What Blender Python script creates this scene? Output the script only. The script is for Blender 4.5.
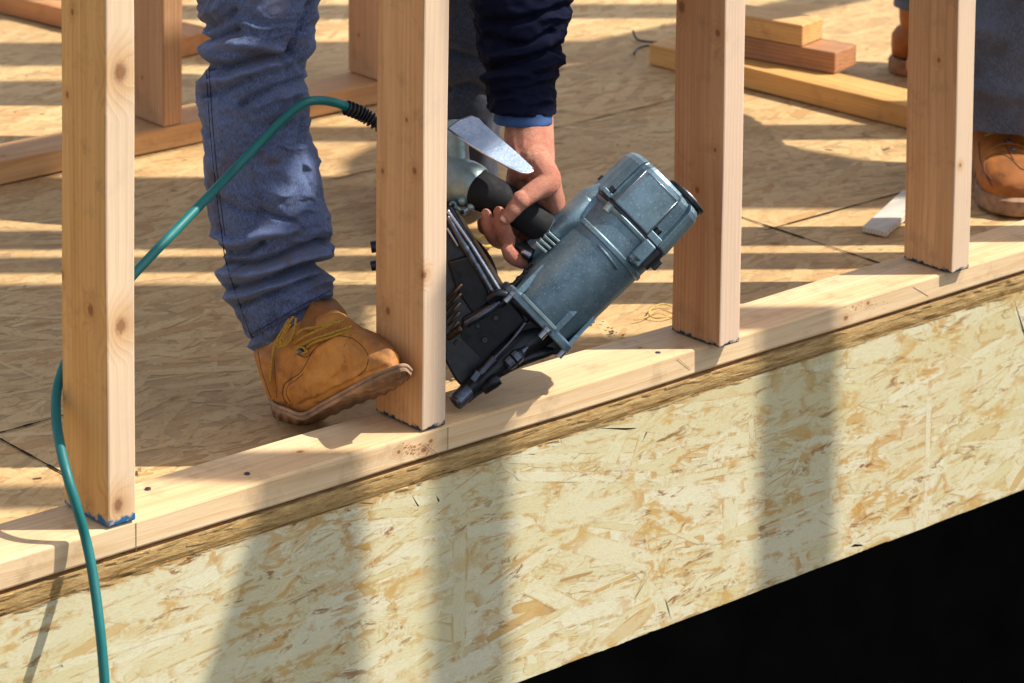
import bpy, bmesh, math, random
import numpy as np
from mathutils import Vector, Matrix
random.seed(4); RNG = np.random.default_rng(7)
scene = bpy.context.scene
for o in list(bpy.data.objects): bpy.data.objects.remove(o)

# ------------------------------------------------------------------ camera
CR = np.array([[0.7706263407648107, -0.6372592558727723, 0.005973585516109984],
               [0.06640571613506634, 0.08961863382532818, 0.9937599213773267],
               [0.6338180525860926, 0.765420891585644, -0.11138013709908509]])
CT = np.array([-1.666691538515885, -2.73687224514729, 1.4283503503909225])
CF, CX, CY = 3091.534505797869, 401.888867692082, -386.37164140848444
RT, UP, FW = CR[0], CR[1], CR[2]
cd = bpy.data.cameras.new('camera'); cam = bpy.data.objects.new('camera', cd)
scene.collection.objects.link(cam)
cam.matrix_world = Matrix([[RT[i], UP[i], -FW[i], CT[i]] for i in range(3)] + [[0, 0, 0, 1]])
cd.sensor_width = 36; cd.lens = CF / 1024 * 36
cd.shift_x = (512 - CX) / 1024; cd.shift_y = (CY - 341.5) / 1024
cd.clip_start = 0.1; cd.clip_end = 200
cd.dof.use_dof = True; cd.dof.focus_distance = 3.75; cd.dof.aperture_fstop = 11
scene.camera = cam
# ------------------------------------------------------------------ light
ELEV = math.radians(50)
SD = np.array([-.793 * math.cos(ELEV), .609 * math.cos(ELEV), -math.sin(ELEV)])   # direction the sunlight travels
world = bpy.data.worlds.new('World'); scene.world = world; world.use_nodes = True
wn = world.node_tree; wn.nodes.clear()
sky = wn.nodes.new('ShaderNodeTexSky'); sky.sky_type = 'NISHITA'; sky.sun_disc = False
sky.sun_elevation = ELEV; sky.sun_rotation = math.radians(127.5); sky.air_density = 1.0; sky.dust_density = 1.5
bg = wn.nodes.new('ShaderNodeBackground'); bg.inputs[1].default_value = 0.14
wo = wn.nodes.new('ShaderNodeOutputWorld')
hs_ = wn.nodes.new('ShaderNodeHueSaturation'); hs_.inputs['Saturation'].default_value = .62; wn.links.new(sky.outputs[0], hs_.inputs['Color']); wn.links.new(hs_.outputs[0], bg.inputs[0]); wn.links.new(bg.outputs[0], wo.inputs[0])
sl = bpy.data.lights.new('sun', 'SUN'); sl.energy = 4.3; sl.angle = math.radians(.42); sl.color = (1, .95, .86)
sun = bpy.data.objects.new('sun', sl); scene.collection.objects.link(sun)
sun.rotation_euler = Vector(SD).to_track_quat('-Z', 'Y').to_euler(); sun.location = (3, -3, 5)
scene.view_settings.view_transform = 'Standard'; scene.view_settings.look = 'None'
scene.view_settings.exposure = 0.58; scene.view_settings.gamma = 1
scene.render.engine = 'CYCLES'

# ------------------------------------------------------------------ helpers
def P(u, v, d):
    "world point seen at photo position u,v at depth d"
    return CT + d * ((u - CX) / CF * RT - (v - CY) / CF * UP + FW)
def A(u, v, ax, val):
    "world point seen at u,v on the plane axis = val"
    r = (u - CX) / CF * RT - (v - CY) / CF * UP + FW
    return CT + (val - CT[ax]) / r[ax] * r
def depth(p): return float(FW @ (np.array(p) - CT))
def px(p):
    q = (np.asarray(p) - CT) @ CR.T
    return np.stack([CX + CF * q[..., 0] / q[..., 2], CY - CF * q[..., 1] / q[..., 2]], -1)
def props(o, label=None, cat=None, group=None, kind=None):
    if label: o['label'] = label
    if cat: o['category'] = cat
    if group: o['group'] = group
    if kind: o['kind'] = kind
    return o
def thing(name, loc, label, cat, group=None, rz=0):
    o = bpy.data.objects.new(name, None); scene.collection.objects.link(o)
    o.location = loc; o.rotation_euler = (0, 0, rz); o.empty_display_size = .05
    return props(o, label, cat, group)
def wpos(o):
    m = Matrix.Identity(4)
    while o is not None:
        m = o.matrix_basis @ m; o = o.parent
    return m
def obj(name, verts, faces, mat, parent=None, smooth=False, local=False, loc=None):
    "one mesh object; verts are world coordinates unless local"
    v = np.array(verts, float).reshape(-1, 3)
    me = bpy.data.meshes.new(name)
    if loc is not None: v = v - np.array(loc)
    if parent is not None and not local:
        mi = np.array(wpos(parent).inverted()); v = v @ mi[:3, :3].T + mi[:3, 3]
    me.from_pydata(v.tolist(), [], [list(map(int, f)) for f in faces])
    me.update()
    o = bpy.data.objects.new(name, me); scene.collection.objects.link(o)
    if mat: me.materials.append(mat)
    if parent is not None: o.parent = parent
    if loc is not None and parent is None: o.location = loc
    if smooth: me.polygons.foreach_set('use_smooth', [True] * len(me.polygons))
    return o
class MB:
    "collects shapes for one mesh"
    def __init__(s): s.v = []; s.f = []
    def add(s, v, f):
        n = len(s.v); s.v += [tuple(map(float, p)) for p in v]; s.f += [[i + n for i in q] for q in f]; return s
    def box(s, lo, hi):
        x0, y0, z0 = lo; x1, y1, z1 = hi
        return s.add([(x0, y0, z0), (x1, y0, z0), (x1, y1, z0), (x0, y1, z0), (x0, y0, z1), (x1, y0, z1), (x1, y1, z1), (x0, y1, z1)],
                     [(0, 3, 2, 1), (4, 5, 6, 7), (0, 1, 5, 4), (1, 2, 6, 5), (2, 3, 7, 6), (3, 0, 4, 7)])
    def obox(s, c, ax, half, bev=0.0):
        "oriented box, corners chamfered along first axis"
        c = np.array(c); a, b, d = [np.array(q) / np.linalg.norm(q) for q in ax]; ha, hb, hd = half
        e = bev or min(hb, hd) * .12
        ring = [(hb - e, hd), (hb, hd - e), (hb, -hd + e), (hb - e, -hd), (-hb + e, -hd), (-hb, -hd + e), (-hb, hd - e), (-hb + e, hd)]
        vs = []
        for t, k in ((-ha, .0), (-ha + e, 1.), (ha - e, 1.), (ha, .0)):
            for (p, q) in ring:
                if k == 0: p = p - math.copysign(e * .8, p); q = q - math.copysign(e * .8, q)
                vs.append(c + a * t + b * p + d * q)
        fs = [list(range(7, -1, -1)), list(range(24, 32))]
        for r in range(3):
            for i in range(8):
                j = (i + 1) % 8; fs.append([r * 8 + i, r * 8 + j, r * 8 + 8 + j, r * 8 + 8 + i])
        return s.add(vs, fs)
    def tube(s, pts, r, n=12, caps=True):
        pts = np.array(pts, float); m = len(pts); r = np.broadcast_to(np.array(r, float), (m,))
        tg = np.gradient(pts, axis=0); tg /= np.linalg.norm(tg, axis=1)[:, None] + 1e-12
        up = np.array([0, 0, 1.]) if abs(tg[0][2]) < .9 else np.array([1., 0, 0])
        x = np.cross(tg[0], up); x /= np.linalg.norm(x); vs = []; fs = []
        for i in range(m):
            x = x - tg[i] * (x @ tg[i]); x /= np.linalg.norm(x); y = np.cross(tg[i], x)
            for k in range(n):
                a = 2 * math.pi * k / n; vs.append(pts[i] + r[i] * (x * math.cos(a) + y * math.sin(a)))
        for i in range(m - 1):
            for k in range(n):
                q = (k + 1) % n; fs.append([i * n + k, i * n + q, i * n + n + q, i * n + n + k])
        if caps: fs += [list(range(n - 1, -1, -1)), list(range((m - 1) * n, m * n))]
        return s.add(vs, fs)
    def prism(s, poly, off):
        "closed outline (world points) extruded by vector off"
        n = len(poly); off = np.array(off)
        v = [np.array(p) for p in poly] + [np.array(p) + off for p in poly]
        return s.add(v, [list(range(n)), list(range(2 * n - 1, n - 1, -1))] + [[i, i + n, (i + 1) % n + n, (i + 1) % n] for i in range(n)])
    def ball(s, c, r, nu=14, nv=9, sc=(1, 1, 1)):
        vs = []; fs = []
        for i in range(nv + 1):
            t = math.pi * i / nv
            for k in range(nu):
                a = 2 * math.pi * k / nu
                vs.append((c[0] + r * sc[0] * math.sin(t) * math.cos(a), c[1] + r * sc[1] * math.sin(t) * math.sin(a), c[2] + r * sc[2] * math.cos(t)))
        for i in range(nv):
            for k in range(nu):
                q = (k + 1) % nu; fs.append([i * nu + k, i * nu + nu + k, i * nu + nu + q, i * nu + q])
        return s.add(vs, fs)
    def build(s, name, mat, parent=None, smooth=False, bevel=0, loc=None, sub=0):
        o = obj(name, s.v, s.f, mat, parent, smooth, loc=loc)
        bm = bmesh.new(); bm.from_mesh(o.data); bmesh.ops.remove_doubles(bm, verts=bm.verts, dist=1e-6)
        bmesh.ops.recalc_face_normals(bm, faces=bm.faces); bm.to_mesh(o.data); bm.free()
        if bevel:
            m = o.modifiers.new('bevel', 'BEVEL'); m.width = bevel; m.segments = 2; m.limit_method = 'ANGLE'; m.angle_limit = math.radians(35)
        if sub:
            m = o.modifiers.new('sub', 'SUBSURF'); m.levels = sub; m.render_levels = sub
        return o
def smooth_path(pts, n=60):
    "Catmull-Rom through the points"
    p = np.array(pts, float); p = np.vstack([2 * p[0] - p[1], p, 2 * p[-1] - p[-2]]); m = len(p) - 3; out = []
    for t in np.linspace(0, m - 1e-9, n):
        i = int(t); f = t - i; a, b, c, d = p[i:i + 4]
        out.append(.5 * ((2 * b) + (c - a) * f + (2 * a - 5 * b + 4 * c - d) * f * f + (-a + 3 * b - 3 * c + d) * f ** 3))
    return np.array(out)
def vnoise(p, seed=0, f=1.0):
    "cheap smooth noise of points (N,3)"
    r = np.random.default_rng(seed); out = np.zeros(len(p))
    for k in range(10):
        d = r.normal(size=3); d *= f * (1 + .35 * k) / np.linalg.norm(d); out += np.sin(p @ d * 6.28 + r.uniform(0, 6.28)) / (1 + .35 * k)
    return out / 3.2
def seg_dist(q, poly):
    "pixel distance of points q (N,2) to polyline"
    best = np.full(len(q), 1e9)
    for a, b in zip(poly[:-1], poly[1:]):
        a = np.array(a, float); b = np.array(b, float); ab = b - a
        t = np.clip(((q - a) @ ab) / (ab @ ab), 0, 1); best = np.minimum(best, np.linalg.norm(q - a - t[:, None] * ab, axis=1))
    return best

# ------------------------------------------------------------------ materials
def srgb(*c): return tuple((x / 255 / 12.92 if x <= 10 else ((x / 255 + .055) / 1.055) ** 2.4) for x in c) + (1,)
class NT:
    def __init__(s, name, rough=.6, metal=0.0, spec=.5):
        s.m = bpy.data.materials.new(name); s.m.use_nodes = True; s.t = s.m.node_tree
        s.b = s.t.nodes['Principled BSDF']; s.b.inputs['Roughness'].default_value = rough
        s.b.inputs['Metallic'].default_value = metal; s.b.inputs['Specular IOR Level'].default_value = spec
        s.tc = s.t.nodes.new('ShaderNodeTexCoord')
    def n(s, typ, **kw):
        o = s.t.nodes.new('ShaderNode' + typ)
        for k, v in kw.items(): setattr(o, k, v)
        return o
    def l(s, a, b): s.t.links.new(a, b)
    def put(s, sock, v):
        if hasattr(v, 'default_value') or hasattr(v, 'is_linked'): s.l(v, sock)
        else: sock.default_value = v
    def math(s, op, a, b=None, c=None, clamp=False):
        o = s.n('Math', operation=op, use_clamp=clamp); s.put(o.inputs[0], a)
        if b is not None: s.put(o.inputs[1], b)
        if c is not None: s.put(o.inputs[2], c)
        return o.outputs[0]
    def vm(s, op, a, b=None):
        o = s.n('VectorMath', operation=op); s.put(o.inputs[0], a)
        if b is not None: s.put(o.inputs[1], b)
        return o.outputs['Value'] if op in ('LENGTH', 'DOT_PRODUCT', 'DISTANCE') else o.outputs[0]
    def noise(s, vec, scale, detail=4, rough=.55, dist=0):
        o = s.n('TexNoise'); s.l(vec, o.inputs['Vector']); o.inputs['Scale'].default_value = scale
        o.inputs['Detail'].default_value = detail; o.inputs['Roughness'].default_value = rough; o.inputs['Distortion'].default_value = dist
        return o.outputs[0]
    def ramp(s, fac, stops, interp='LINEAR'):
        o = s.n('ValToRGB'); s.l(fac, o.inputs[0]); cr = o.color_ramp; cr.interpolation = interp
        while len(cr.elements) < len(stops): cr.elements.new(.5)
        for e, (p, c) in zip(cr.elements, stops):
            e.position = p; e.color = c if len(c) == 4 else tuple(c) + (1,)
        return o.outputs[0]
    def mr(s, v, a, b, c=0, d=1, smooth=False):
        o = s.n('MapRange'); o.interpolation_type = 'SMOOTHSTEP' if smooth else 'LINEAR'
        s.put(o.inputs[0], v)
        for i, x in zip((1, 2, 3, 4), (a, b, c, d)): o.inputs[i].default_value = x
        return o.outputs[0]
    def mix(s, f, a, b, mode='MIX'):
        o = s.n('Mix', data_type='RGBA', blend_type=mode); s.put(o.inputs[0], f); s.put(o.inputs[6], a); s.put(o.inputs[7], b); return o.outputs[2]
    def scale(s, vec, sc, off=(0, 0, 0)):
        o = s.n('Mapping'); s.l(vec, o.inputs[0]); o.inputs['Scale'].default_value = sc; o.inputs['Location'].default_value = off; return o.outputs[0]
    def bump(s, h, strength=.3, dist=.001):
        o = s.n('Bump'); s.l(h, o.inputs['Height']); o.inputs['Strength'].default_value = strength; o.inputs['Distance'].default_value = dist
        s.l(o.outputs[0], s.b.inputs['Normal'])
    def col(s, c): s.put(s.b.inputs['Base Color'], c); return s.m

def wood(name, light, dark, axis=2, seed=0, knots=(), ink=0, pith=(.03, .12), ring=95, sun_tint=None):
    "sawn pine; knots are ((x,y,z), r) in the object's own coordinates"
    t = NT(name, .62, 0, .3); co = t.tc.outputs['Object']
    kb = None; kr = None; cvec = co
    for (kc, r) in knots:
        sub = t.vm('SUBTRACT', co, tuple(kc))
        r = r * .62; st = [1 / r] * 3; st[axis] = 1 / (r * 1.3)
        d = t.vm('LENGTH', t.vm('MULTIPLY', sub, tuple(st)))
        g = t.mr(d, 0, 4.5, 1, 0, True); core = t.mr(t.math('ADD', d, t.math('MULTIPLY', t.noise(co, 300, 2), .7)), .8, 1.7, 1, 0, True)
        kb = core if kb is None else t.math('MAXIMUM', kb, core); kr = g if kr is None else t.math('MAXIMUM', kr, g)
    sep = t.n('SeparateXYZ'); t.l(cvec, sep.inputs[0]); c = [sep.outputs[i] for i in range(3)]
    lo = c[axis]; u, w = [c[i] for i in range(3) if i != axis]
    cb = t.n('CombineXYZ'); t.l(u, cb.inputs[0]); t.l(w, cb.inputs[1]); t.l(t.math('MULTIPLY', lo, .07), cb.inputs[2])
    p = t.vm('ADD', cb.outputs[0], (seed * 1.37, seed * .71, seed * .33))
    warp = t.noise(p, 9, 2, .5); warp2 = t.noise(t.vm('MULTIPLY', cb.outputs[0], (1, 1, 3)), 22, 2, .5)
    rr = t.math('SQRT', t.math('ADD', t.math('POWER', t.math('ABSOLUTE', t.math('ADD', u, pith[0])), 2), t.math('POWER', t.math('ABSOLUTE', t.math('ADD', w, pith[1])), 2)))
    rr = t.math('ADD', t.math('MULTIPLY', rr, ring * 1.7), t.math('MULTIPLY', warp, 8.5)); rr = t.math('ADD', rr, t.math('MULTIPLY', warp2, .9))
    if kr is not None: rr = t.math('ADD', rr, t.math('MULTIPLY', kr, 3.2))
    fr = t.math('FRACT', rr); late = t.mr(fr, .35, .93, 0, 1, True); late = t.math('MULTIPLY', late, t.mr(fr, .93, 1, 1, 0))
    fib = t.noise(t.vm('MULTIPLY', p, (1, 1, .6)), 420, 3, .6); big = t.noise(p, 14, 3, .6); streak = t.noise(p, 60, 2, .5)
    colr = t.mix(t.math('MULTIPLY', late, t.mr(t.noise(p, 25, 2, .5), .35, .65, .2, .75)), light, dark)
    colr = t.mix(t.mr(big, .4, .7, 0, .65), colr, dark)
    colr = t.mix(t.mr(streak, .48, .8, 0, .4), colr, tuple(x * .62 for x in dark[:3]) + (1,))
    colr = t.mix(t.mr(fib, .3, .8, 0, .22), colr, tuple(x * .45 for x in dark[:3]) + (1,))
    if kb is not None:
        colr = t.mix(t.math('MULTIPLY', kr, .35), colr, srgb(176, 112, 58))
        colr = t.mix(t.math('MULTIPLY', kb, .75), colr, srgb(120, 70, 36))
    st = t.noise(co, 22, 5, .7); colr = t.mix(t.mr(st, .54, .74, 0, .38), colr, srgb(120, 92, 66))
    if sun_tint is not None:
        ns = t.n('SeparateXYZ'); t.l(t.tc.outputs['Normal'], ns.inputs[0]); colr = t.mix(t.math('MULTIPLY', t.mr(ns.outputs[1], -.4, -.8, 0, 1), .6 if kb is None else t.math('SUBTRACT', .6, t.math('MULTIPLY', t.math('MAXIMUM', kb, t.math('MULTIPLY', kr, .8)), .55))), colr, sun_tint)  # front faces mixed paler: their sunlit look is put into the colour
    if ink:
        en = t.noise(co, 90, 3, .6); zz = t.math('ADD', sep.outputs[2], t.math('MULTIPLY', t.math('SUBTRACT', en, .5), -.018 * ink))
        colr = t.mix(t.mr(zz, .0015 * ink, .0042 * ink, 1, 0), colr, srgb(38, 98, 140) if ink > 1 else srgb(35, 55, 75))
    t.bump(t.math('ADD', t.math('MULTIPLY', late, .5), t.math('MULTIPLY', fib, 1.2)), .35, .0006)
    return t.col(colr)

def osb_flakes_mat(name, pale, tan, gold, dirt=0.0, rough=.6, gray=None):
    t = NT(name, rough, 0, .35); uv = t.tc.outputs['UV']
    a = t.n('Attribute', attribute_name='tone'); tone = a.outputs['Fac']
    b = t.n('Attribute', attribute_name='pick'); pick = b.outputs['Fac']
    sep = t.n('SeparateXYZ'); t.l(uv, sep.inputs[0])
    cb = t.n('CombineXYZ'); t.l(t.math('MULTIPLY', sep.outputs[0], 1.3), cb.inputs[0]); t.l(t.math('MULTIPLY', sep.outputs[1], 14), cb.inputs[1]); t.l(t.math('MULTIPLY', tone, 91), cb.inputs[2])
    grain = t.noise(cb.outputs[0], 6, 5, .7, .25)
    co = t.tc.outputs['Object']
    e = t.n('UVMap', uv_map='Edge'); es = t.n('SeparateXYZ'); t.l(e.outputs[0], es.inputs[0])
    ed = t.math('MAXIMUM', t.math('ABSOLUTE', es.outputs[1]), t.math('SUBTRACT', t.math('ABSOLUTE', es.outputs[0]), .03))
    ed = t.math('MULTIPLY', t.mr(ed, .30, .47, 0, 1, True), t.mr(t.noise(co, 30, 4, .7), .46, .56, 0, 1))
    c = t.mix(t.mr(tone, 0, 1, 0, .8), pale, tan); c = t.mix(t.mr(pick, .74, .86, 0, .8), c, gold)
    c = t.mix(t.mr(pick, .972, .985, 0, .6 if dirt else .85), c, srgb(140, 96, 50))
    c = t.mix(t.mr(grain, .46, .66, 0, .55), c, gold)
    gr2 = t.noise(cb.outputs[0], 15, 4, .75); c = t.mix(t.mr(gr2, .50, .66, 0, .5), c, srgb(168, 126, 66)); c = t.mix(t.mr(gr2, .5, .34, 0, .3), c, srgb(238, 234, 218) if not dirt else srgb(222, 198, 154))
    c = t.mix(t.math('MULTIPLY', ed, .45 if dirt else .85), c, srgb(150, 110, 66) if dirt else srgb(186, 140, 72))
    gate = t.mr(t.noise(co, 8, 3, .55), .40, .54, 0, 1)
    m1 = t.noise(t.vm('MULTIPLY', co, (.45, 1, 1)), 30, 6, .75, .8); c = t.mix(t.math('MULTIPLY', gate, t.mr(m1, .52, .60, 0, .35 if dirt else .85)), c, gold)
    m3 = t.noise(t.vm('MULTIPLY', co, (.3, 1, 1)), 60, 5, .75, .8); c = t.mix(t.math('MULTIPLY', gate, t.mr(m3, .57, .63, 0, .4 if dirt else .95)), c, srgb(138, 88, 38))
    m2 = t.noise(co, 5, 3, .6)
    c = t.mix(t.mr(m2, .35, .7, 0, .35), c, tan)
    if dirt:
        d1 = t.noise(co, 2.2, 5, .65, .4); c = t.mix(t.mr(d1, .45, .75, 0, dirt), c, gray)
        d2 = t.noise(co, 90, 3, .7); c = t.mix(t.mr(d2, .55, .75, 0, dirt * .7), c, srgb(128, 98, 62))
    t.bump(t.math('ADD', grain, t.math('MULTIPLY', gr2, .5)), .25 if dirt else .6, .0006)
    return t.col(c)
def plain(name, c, rough=.5, metal=0, spec=.5, var=.12, sc=30, bump=0.0, bs=200):
    t = NT(name, rough, metal, spec); co = t.tc.outputs['Object']
    n = t.noise(co, sc, 5, .6); dk = tuple(x * (1 - var * 2.2) for x in c[:3]) + (1,); lt = tuple(min(1, x * (1 + var * 1.4)) for x in c[:3]) + (1,)
    t.put(t.b.inputs['Roughness'], t.mr(t.noise(co, sc * 2, 3), .3, .7, max(.05, rough - .1), min(1, rough + .12)))
    if bump: t.bump(t.noise(co, bs, 3, .6), bump, .0006)
    return t.col(t.mix(t.mr(n, .3, .7), dk, lt))

M = {}
M['floor_flake'] = osb_flakes_mat('weathered osb strands', srgb(218, 188, 136), srgb(198, 160, 106), srgb(176, 128, 72), .7, .75, srgb(170, 134, 90))
M['rim_flake'] = osb_flakes_mat('fresh osb strands', srgb(223, 222, 194), srgb(206, 196, 146), srgb(190, 142, 60))
M['rim_gold'] = osb_flakes_mat('resin rich strand pieces', srgb(212, 194, 144), srgb(198, 166, 104), srgb(170, 122, 62))
M['floor_base'] = plain('osb binder', srgb(182, 148, 100), .8, var=.12)
M['rim_base'] = plain('osb binder pale', srgb(168, 128, 70), .7, var=.2)
def edge_mat():
    t = NT('osb cut edge', .8, 0, .2); co = t.tc.outputs['Object']
    p = t.vm('MULTIPLY', co, (.25, 1, 2.2)); n = t.noise(p, 90, 6, .7, .3); n2 = t.noise(t.vm('MULTIPLY', co, (.6, 1, 1.5)), 260, 4, .7)
    c = t.ramp(n, [(.3, srgb(110, 78, 44)), (.44, srgb(164, 130, 80)), (.6, srgb(190, 160, 108)), (.75, srgb(210, 186, 136))])
    c = t.mix(t.mr(n2, .5, .7, 0, .4), c, srgb(120, 82, 44)); t.bump(t.math('ADD', n, n2), .6, .0012); return t.col(c)
M['edge'] = edge_mat()
def denim_mat(name, base, worn, brown):
    t = NT(name, .85, 0, .15); co = t.tc.outputs['Object']
    fine = t.noise(t.vm('MULTIPLY', co, (1, 1, .35)), 600, 3, .7); weave = t.noise(co, 1500, 2, .6)
    big = t.noise(co, 11, 4, .6); c = t.mix(t.mr(big, .35, .7), base, worn)
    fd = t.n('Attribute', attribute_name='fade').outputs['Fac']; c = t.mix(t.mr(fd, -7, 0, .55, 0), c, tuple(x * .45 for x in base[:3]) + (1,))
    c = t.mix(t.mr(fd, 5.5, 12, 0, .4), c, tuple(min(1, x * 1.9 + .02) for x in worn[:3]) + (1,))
    c = t.mix(t.mr(fine, .42, .7, 0, .6), c, tuple(min(1, x * 1.8 + .02) for x in worn[:3]) + (1,))
    st = t.noise(co, 17, 4, .6, .5); c = t.mix(t.mr(st, .50, .70, 0, .75), c, brown)
    t.b.inputs['Sheen Weight'].default_value = .15
    t.bump(t.math('ADD', fine, weave), .5, .0008); return t.col(c)
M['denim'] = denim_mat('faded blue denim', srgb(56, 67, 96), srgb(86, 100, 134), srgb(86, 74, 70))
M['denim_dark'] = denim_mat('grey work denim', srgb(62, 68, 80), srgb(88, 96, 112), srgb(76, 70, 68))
M['denim_shaded'] = denim_mat('shaded copy of denim', srgb(34, 38, 52), srgb(46, 52, 68), srgb(46, 40, 38))  # darker copy of the jeans, shade put into the far leg's colour
M['jacket'] = plain('navy sweatshirt', srgb(15, 18, 38), .9, 0, .1, .12, 60, .5, 700)
M['cuff'] = plain('blue shirt cloth', srgb(58, 84, 128), .8, 0, .2, .12, 60, .4, 700)
def leather(name, c, d, e):
    t = NT(name, .68, 0, .3); co = t.tc.outputs['Object']
    n = t.noise(co, 24, 5, .65, .3); k = t.mix(t.mr(n, .35, .68), c, d); n2 = t.noise(co, 9, 3, .6)
    k = t.mix(t.mr(n2, .50, .66, 0, .8), k, e); n3 = t.noise(co, 50, 3, .6); k = t.mix(t.mr(n3, .60, .70, 0, .5), k, tuple(x * .6 for x in e[:3]) + (1,)); f = t.noise(co, 420, 3, .6); k = t.mix(t.mr(f, .5, .8, 0, .3), k, e)
    t.bump(t.math('ADD', f, t.math('MULTIPLY', n, .8)), .4, .0008); return t.col(k)
M['boot'] = leather('wheat nubuck', srgb(206, 142, 66), srgb(164, 102, 48), srgb(112, 82, 66))
M['boot_dark'] = leather('brown nubuck', srgb(180, 112, 50), srgb(146, 86, 38), srgb(104, 68, 40))
M['collar'] = leather('padded collar', srgb(160, 104, 52), srgb(134, 84, 42), srgb(92, 62, 38))
M['denimseam'] = plain('denim seam', srgb(40, 50, 76), .9)
M['seam'] = plain('dark seam', srgb(112, 66, 34), .8)
M['sole'] = plain('worn rubber sole', srgb(160, 126, 98), .8, 0, .3, .25, 40, .5, 120)
M['lace'] = plain('yellow brown lace', srgb(176, 138, 58), .8, 0, .2, .25, 500)
def skin_mat():
    t = NT('skin', .48, 0, .4); co = t.tc.outputs['Object']; n = t.noise(co, 55, 4, .6); n2 = t.noise(co, 18, 3, .6)
    c = t.mix(t.mr(n, .35, .7), srgb(214, 150, 122), srgb(192, 120, 96)); c = t.mix(t.mr(n2, .5, .75, 0, .6), c, srgb(190, 98, 80))
    t.b.inputs['Subsurface Weight'].default_value = .12; t.b.inputs['Subsurface Radius'].default_value = (.01, .004, .002); t.b.inputs['Subsurface Scale'].default_value = .4
    cr = t.noise(t.vm('MULTIPLY', co, (1, 1, 2.6)), 120, 5, .75, 1.2); cr2 = t.math('ABSOLUTE', t.math('SUBTRACT', cr, .5)); v_n = t.noise(co, 420, 3, .7)
    c = t.mix(t.mr(cr2, .05, 0, 0, .45), c, srgb(150, 84, 66)); c = t.mix(t.mr(t.noise(co, 230, 3, .7), .6, .75, 0, .35), c, srgb(150, 96, 76))
    t.bump(t.math('ADD', t.math('MULTIPLY', t.mr(cr2, 0, .12), 1.4), t.math('MULTIPLY', v_n, .6)), .6, .0011); return t.col(c)
M['skin'] = skin_mat()
M['nailskin'] = plain('finger nail', srgb(232, 184, 162), .3, 0, .5, .04)
def cast(name, c1, c2, metal=.55, rough=.42):
    t = NT(name, rough, metal, .5); co = t.tc.outputs['Object']
    n = t.noise(co, 40, 5, .65); n2 = t.noise(co, 320, 3, .6); c = t.mix(t.mr(n, .35, .7), c1, c2)
    c = t.mix(t.mr(n2, .56, .72, 0, .55), c, srgb(190, 200, 205)); n4 = t.noise(t.vm('MULTIPLY', co, (1, 3, .6)), 150, 5, .75, 1.5); c = t.mix(t.mr(n4, .60, .66, 0, .6), c, srgb(52, 60, 64)); d = t.noise(co, 75, 4, .7, .5); c = t.mix(t.mr(d, .62, .76, 0, .6), c, srgb(60, 62, 60))
    t.put(t.b.inputs['Roughness'], t.mr(n, .3, .7, rough - .08, rough + .14)); t.bump(n2, .3, .0006); return t.col(c)
M['cast'] = cast('blue grey cast magnesium', srgb(124, 148, 158), srgb(94, 118, 130), .55, .42)
M['cast_pale'] = cast('pale grey green casting', srgb(160, 178, 176), srgb(130, 152, 152), .5, .38)
M['hook'] = cast('scuffed steel plate', srgb(150, 164, 184), srgb(120, 136, 160), .85, .34)
M['hookedge'] = cast('bright worn steel', srgb(220, 220, 225), srgb(200, 200, 205), .9, .25)
M['black'] = plain('black plastic', srgb(24, 26, 32), .38, 0, .5, .25, 60, .2, 300)
M['rubber'] = plain('black rubber grip', srgb(26, 27, 29), .75, 0, .3, .15, 60, .6, 900)
M['darksteel'] = plain('dark oiled steel', srgb(92, 98, 110), .3, .85, .5, .2, 80)
M['steel'] = plain('steel', srgb(175, 180, 190), .28, .95, .5, .12, 80)
M['nails'] = plain('collated nails', srgb(74, 58, 42), .45, .6, .5, .3, 200)
M['hose'] = plain('green air hose', srgb(4, 104, 102), .5, 0, .5, .08, 20, .2, 90)
M['string'] = plain('yellow string', srgb(200, 172, 96), .8, 0, .2, .15, 200)
M['crumb'] = plain('dirt crumbs', srgb(96, 80, 66), .95)
M['wire'] = plain('black wire', srgb(40, 36, 36), .6)
M['dark'] = plain('crack', srgb(40, 26, 16), .95, 0, .1)
M['pencil'] = plain('pencil mark', srgb(140, 110, 86), .8)
M['knotbrown'] = plain('bitten fibre', srgb(176, 126, 80), .9)
M['soil'] = plain('soil darkened for shade', (.016, .012, .009, 1), .95, 0, .1, .3, 8)  # albedo lowered so the ground under the deck reads as deep shade
M['found'] = plain('dark foundation', (.006, .005, .004, 1), .95, 0, .1, .3, 8)  # near-black too, the shade below the deck put into the colour
M['shim'] = wood('grey shim', srgb(214, 206, 190), srgb(178, 166, 148), 0, 3)
M['helmet'] = plain('yellow helmet', srgb(222, 170, 30), .35)
M['hair'] = plain('brown hair', srgb(52, 36, 26), .7, 0, .3, .3, 200)

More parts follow.
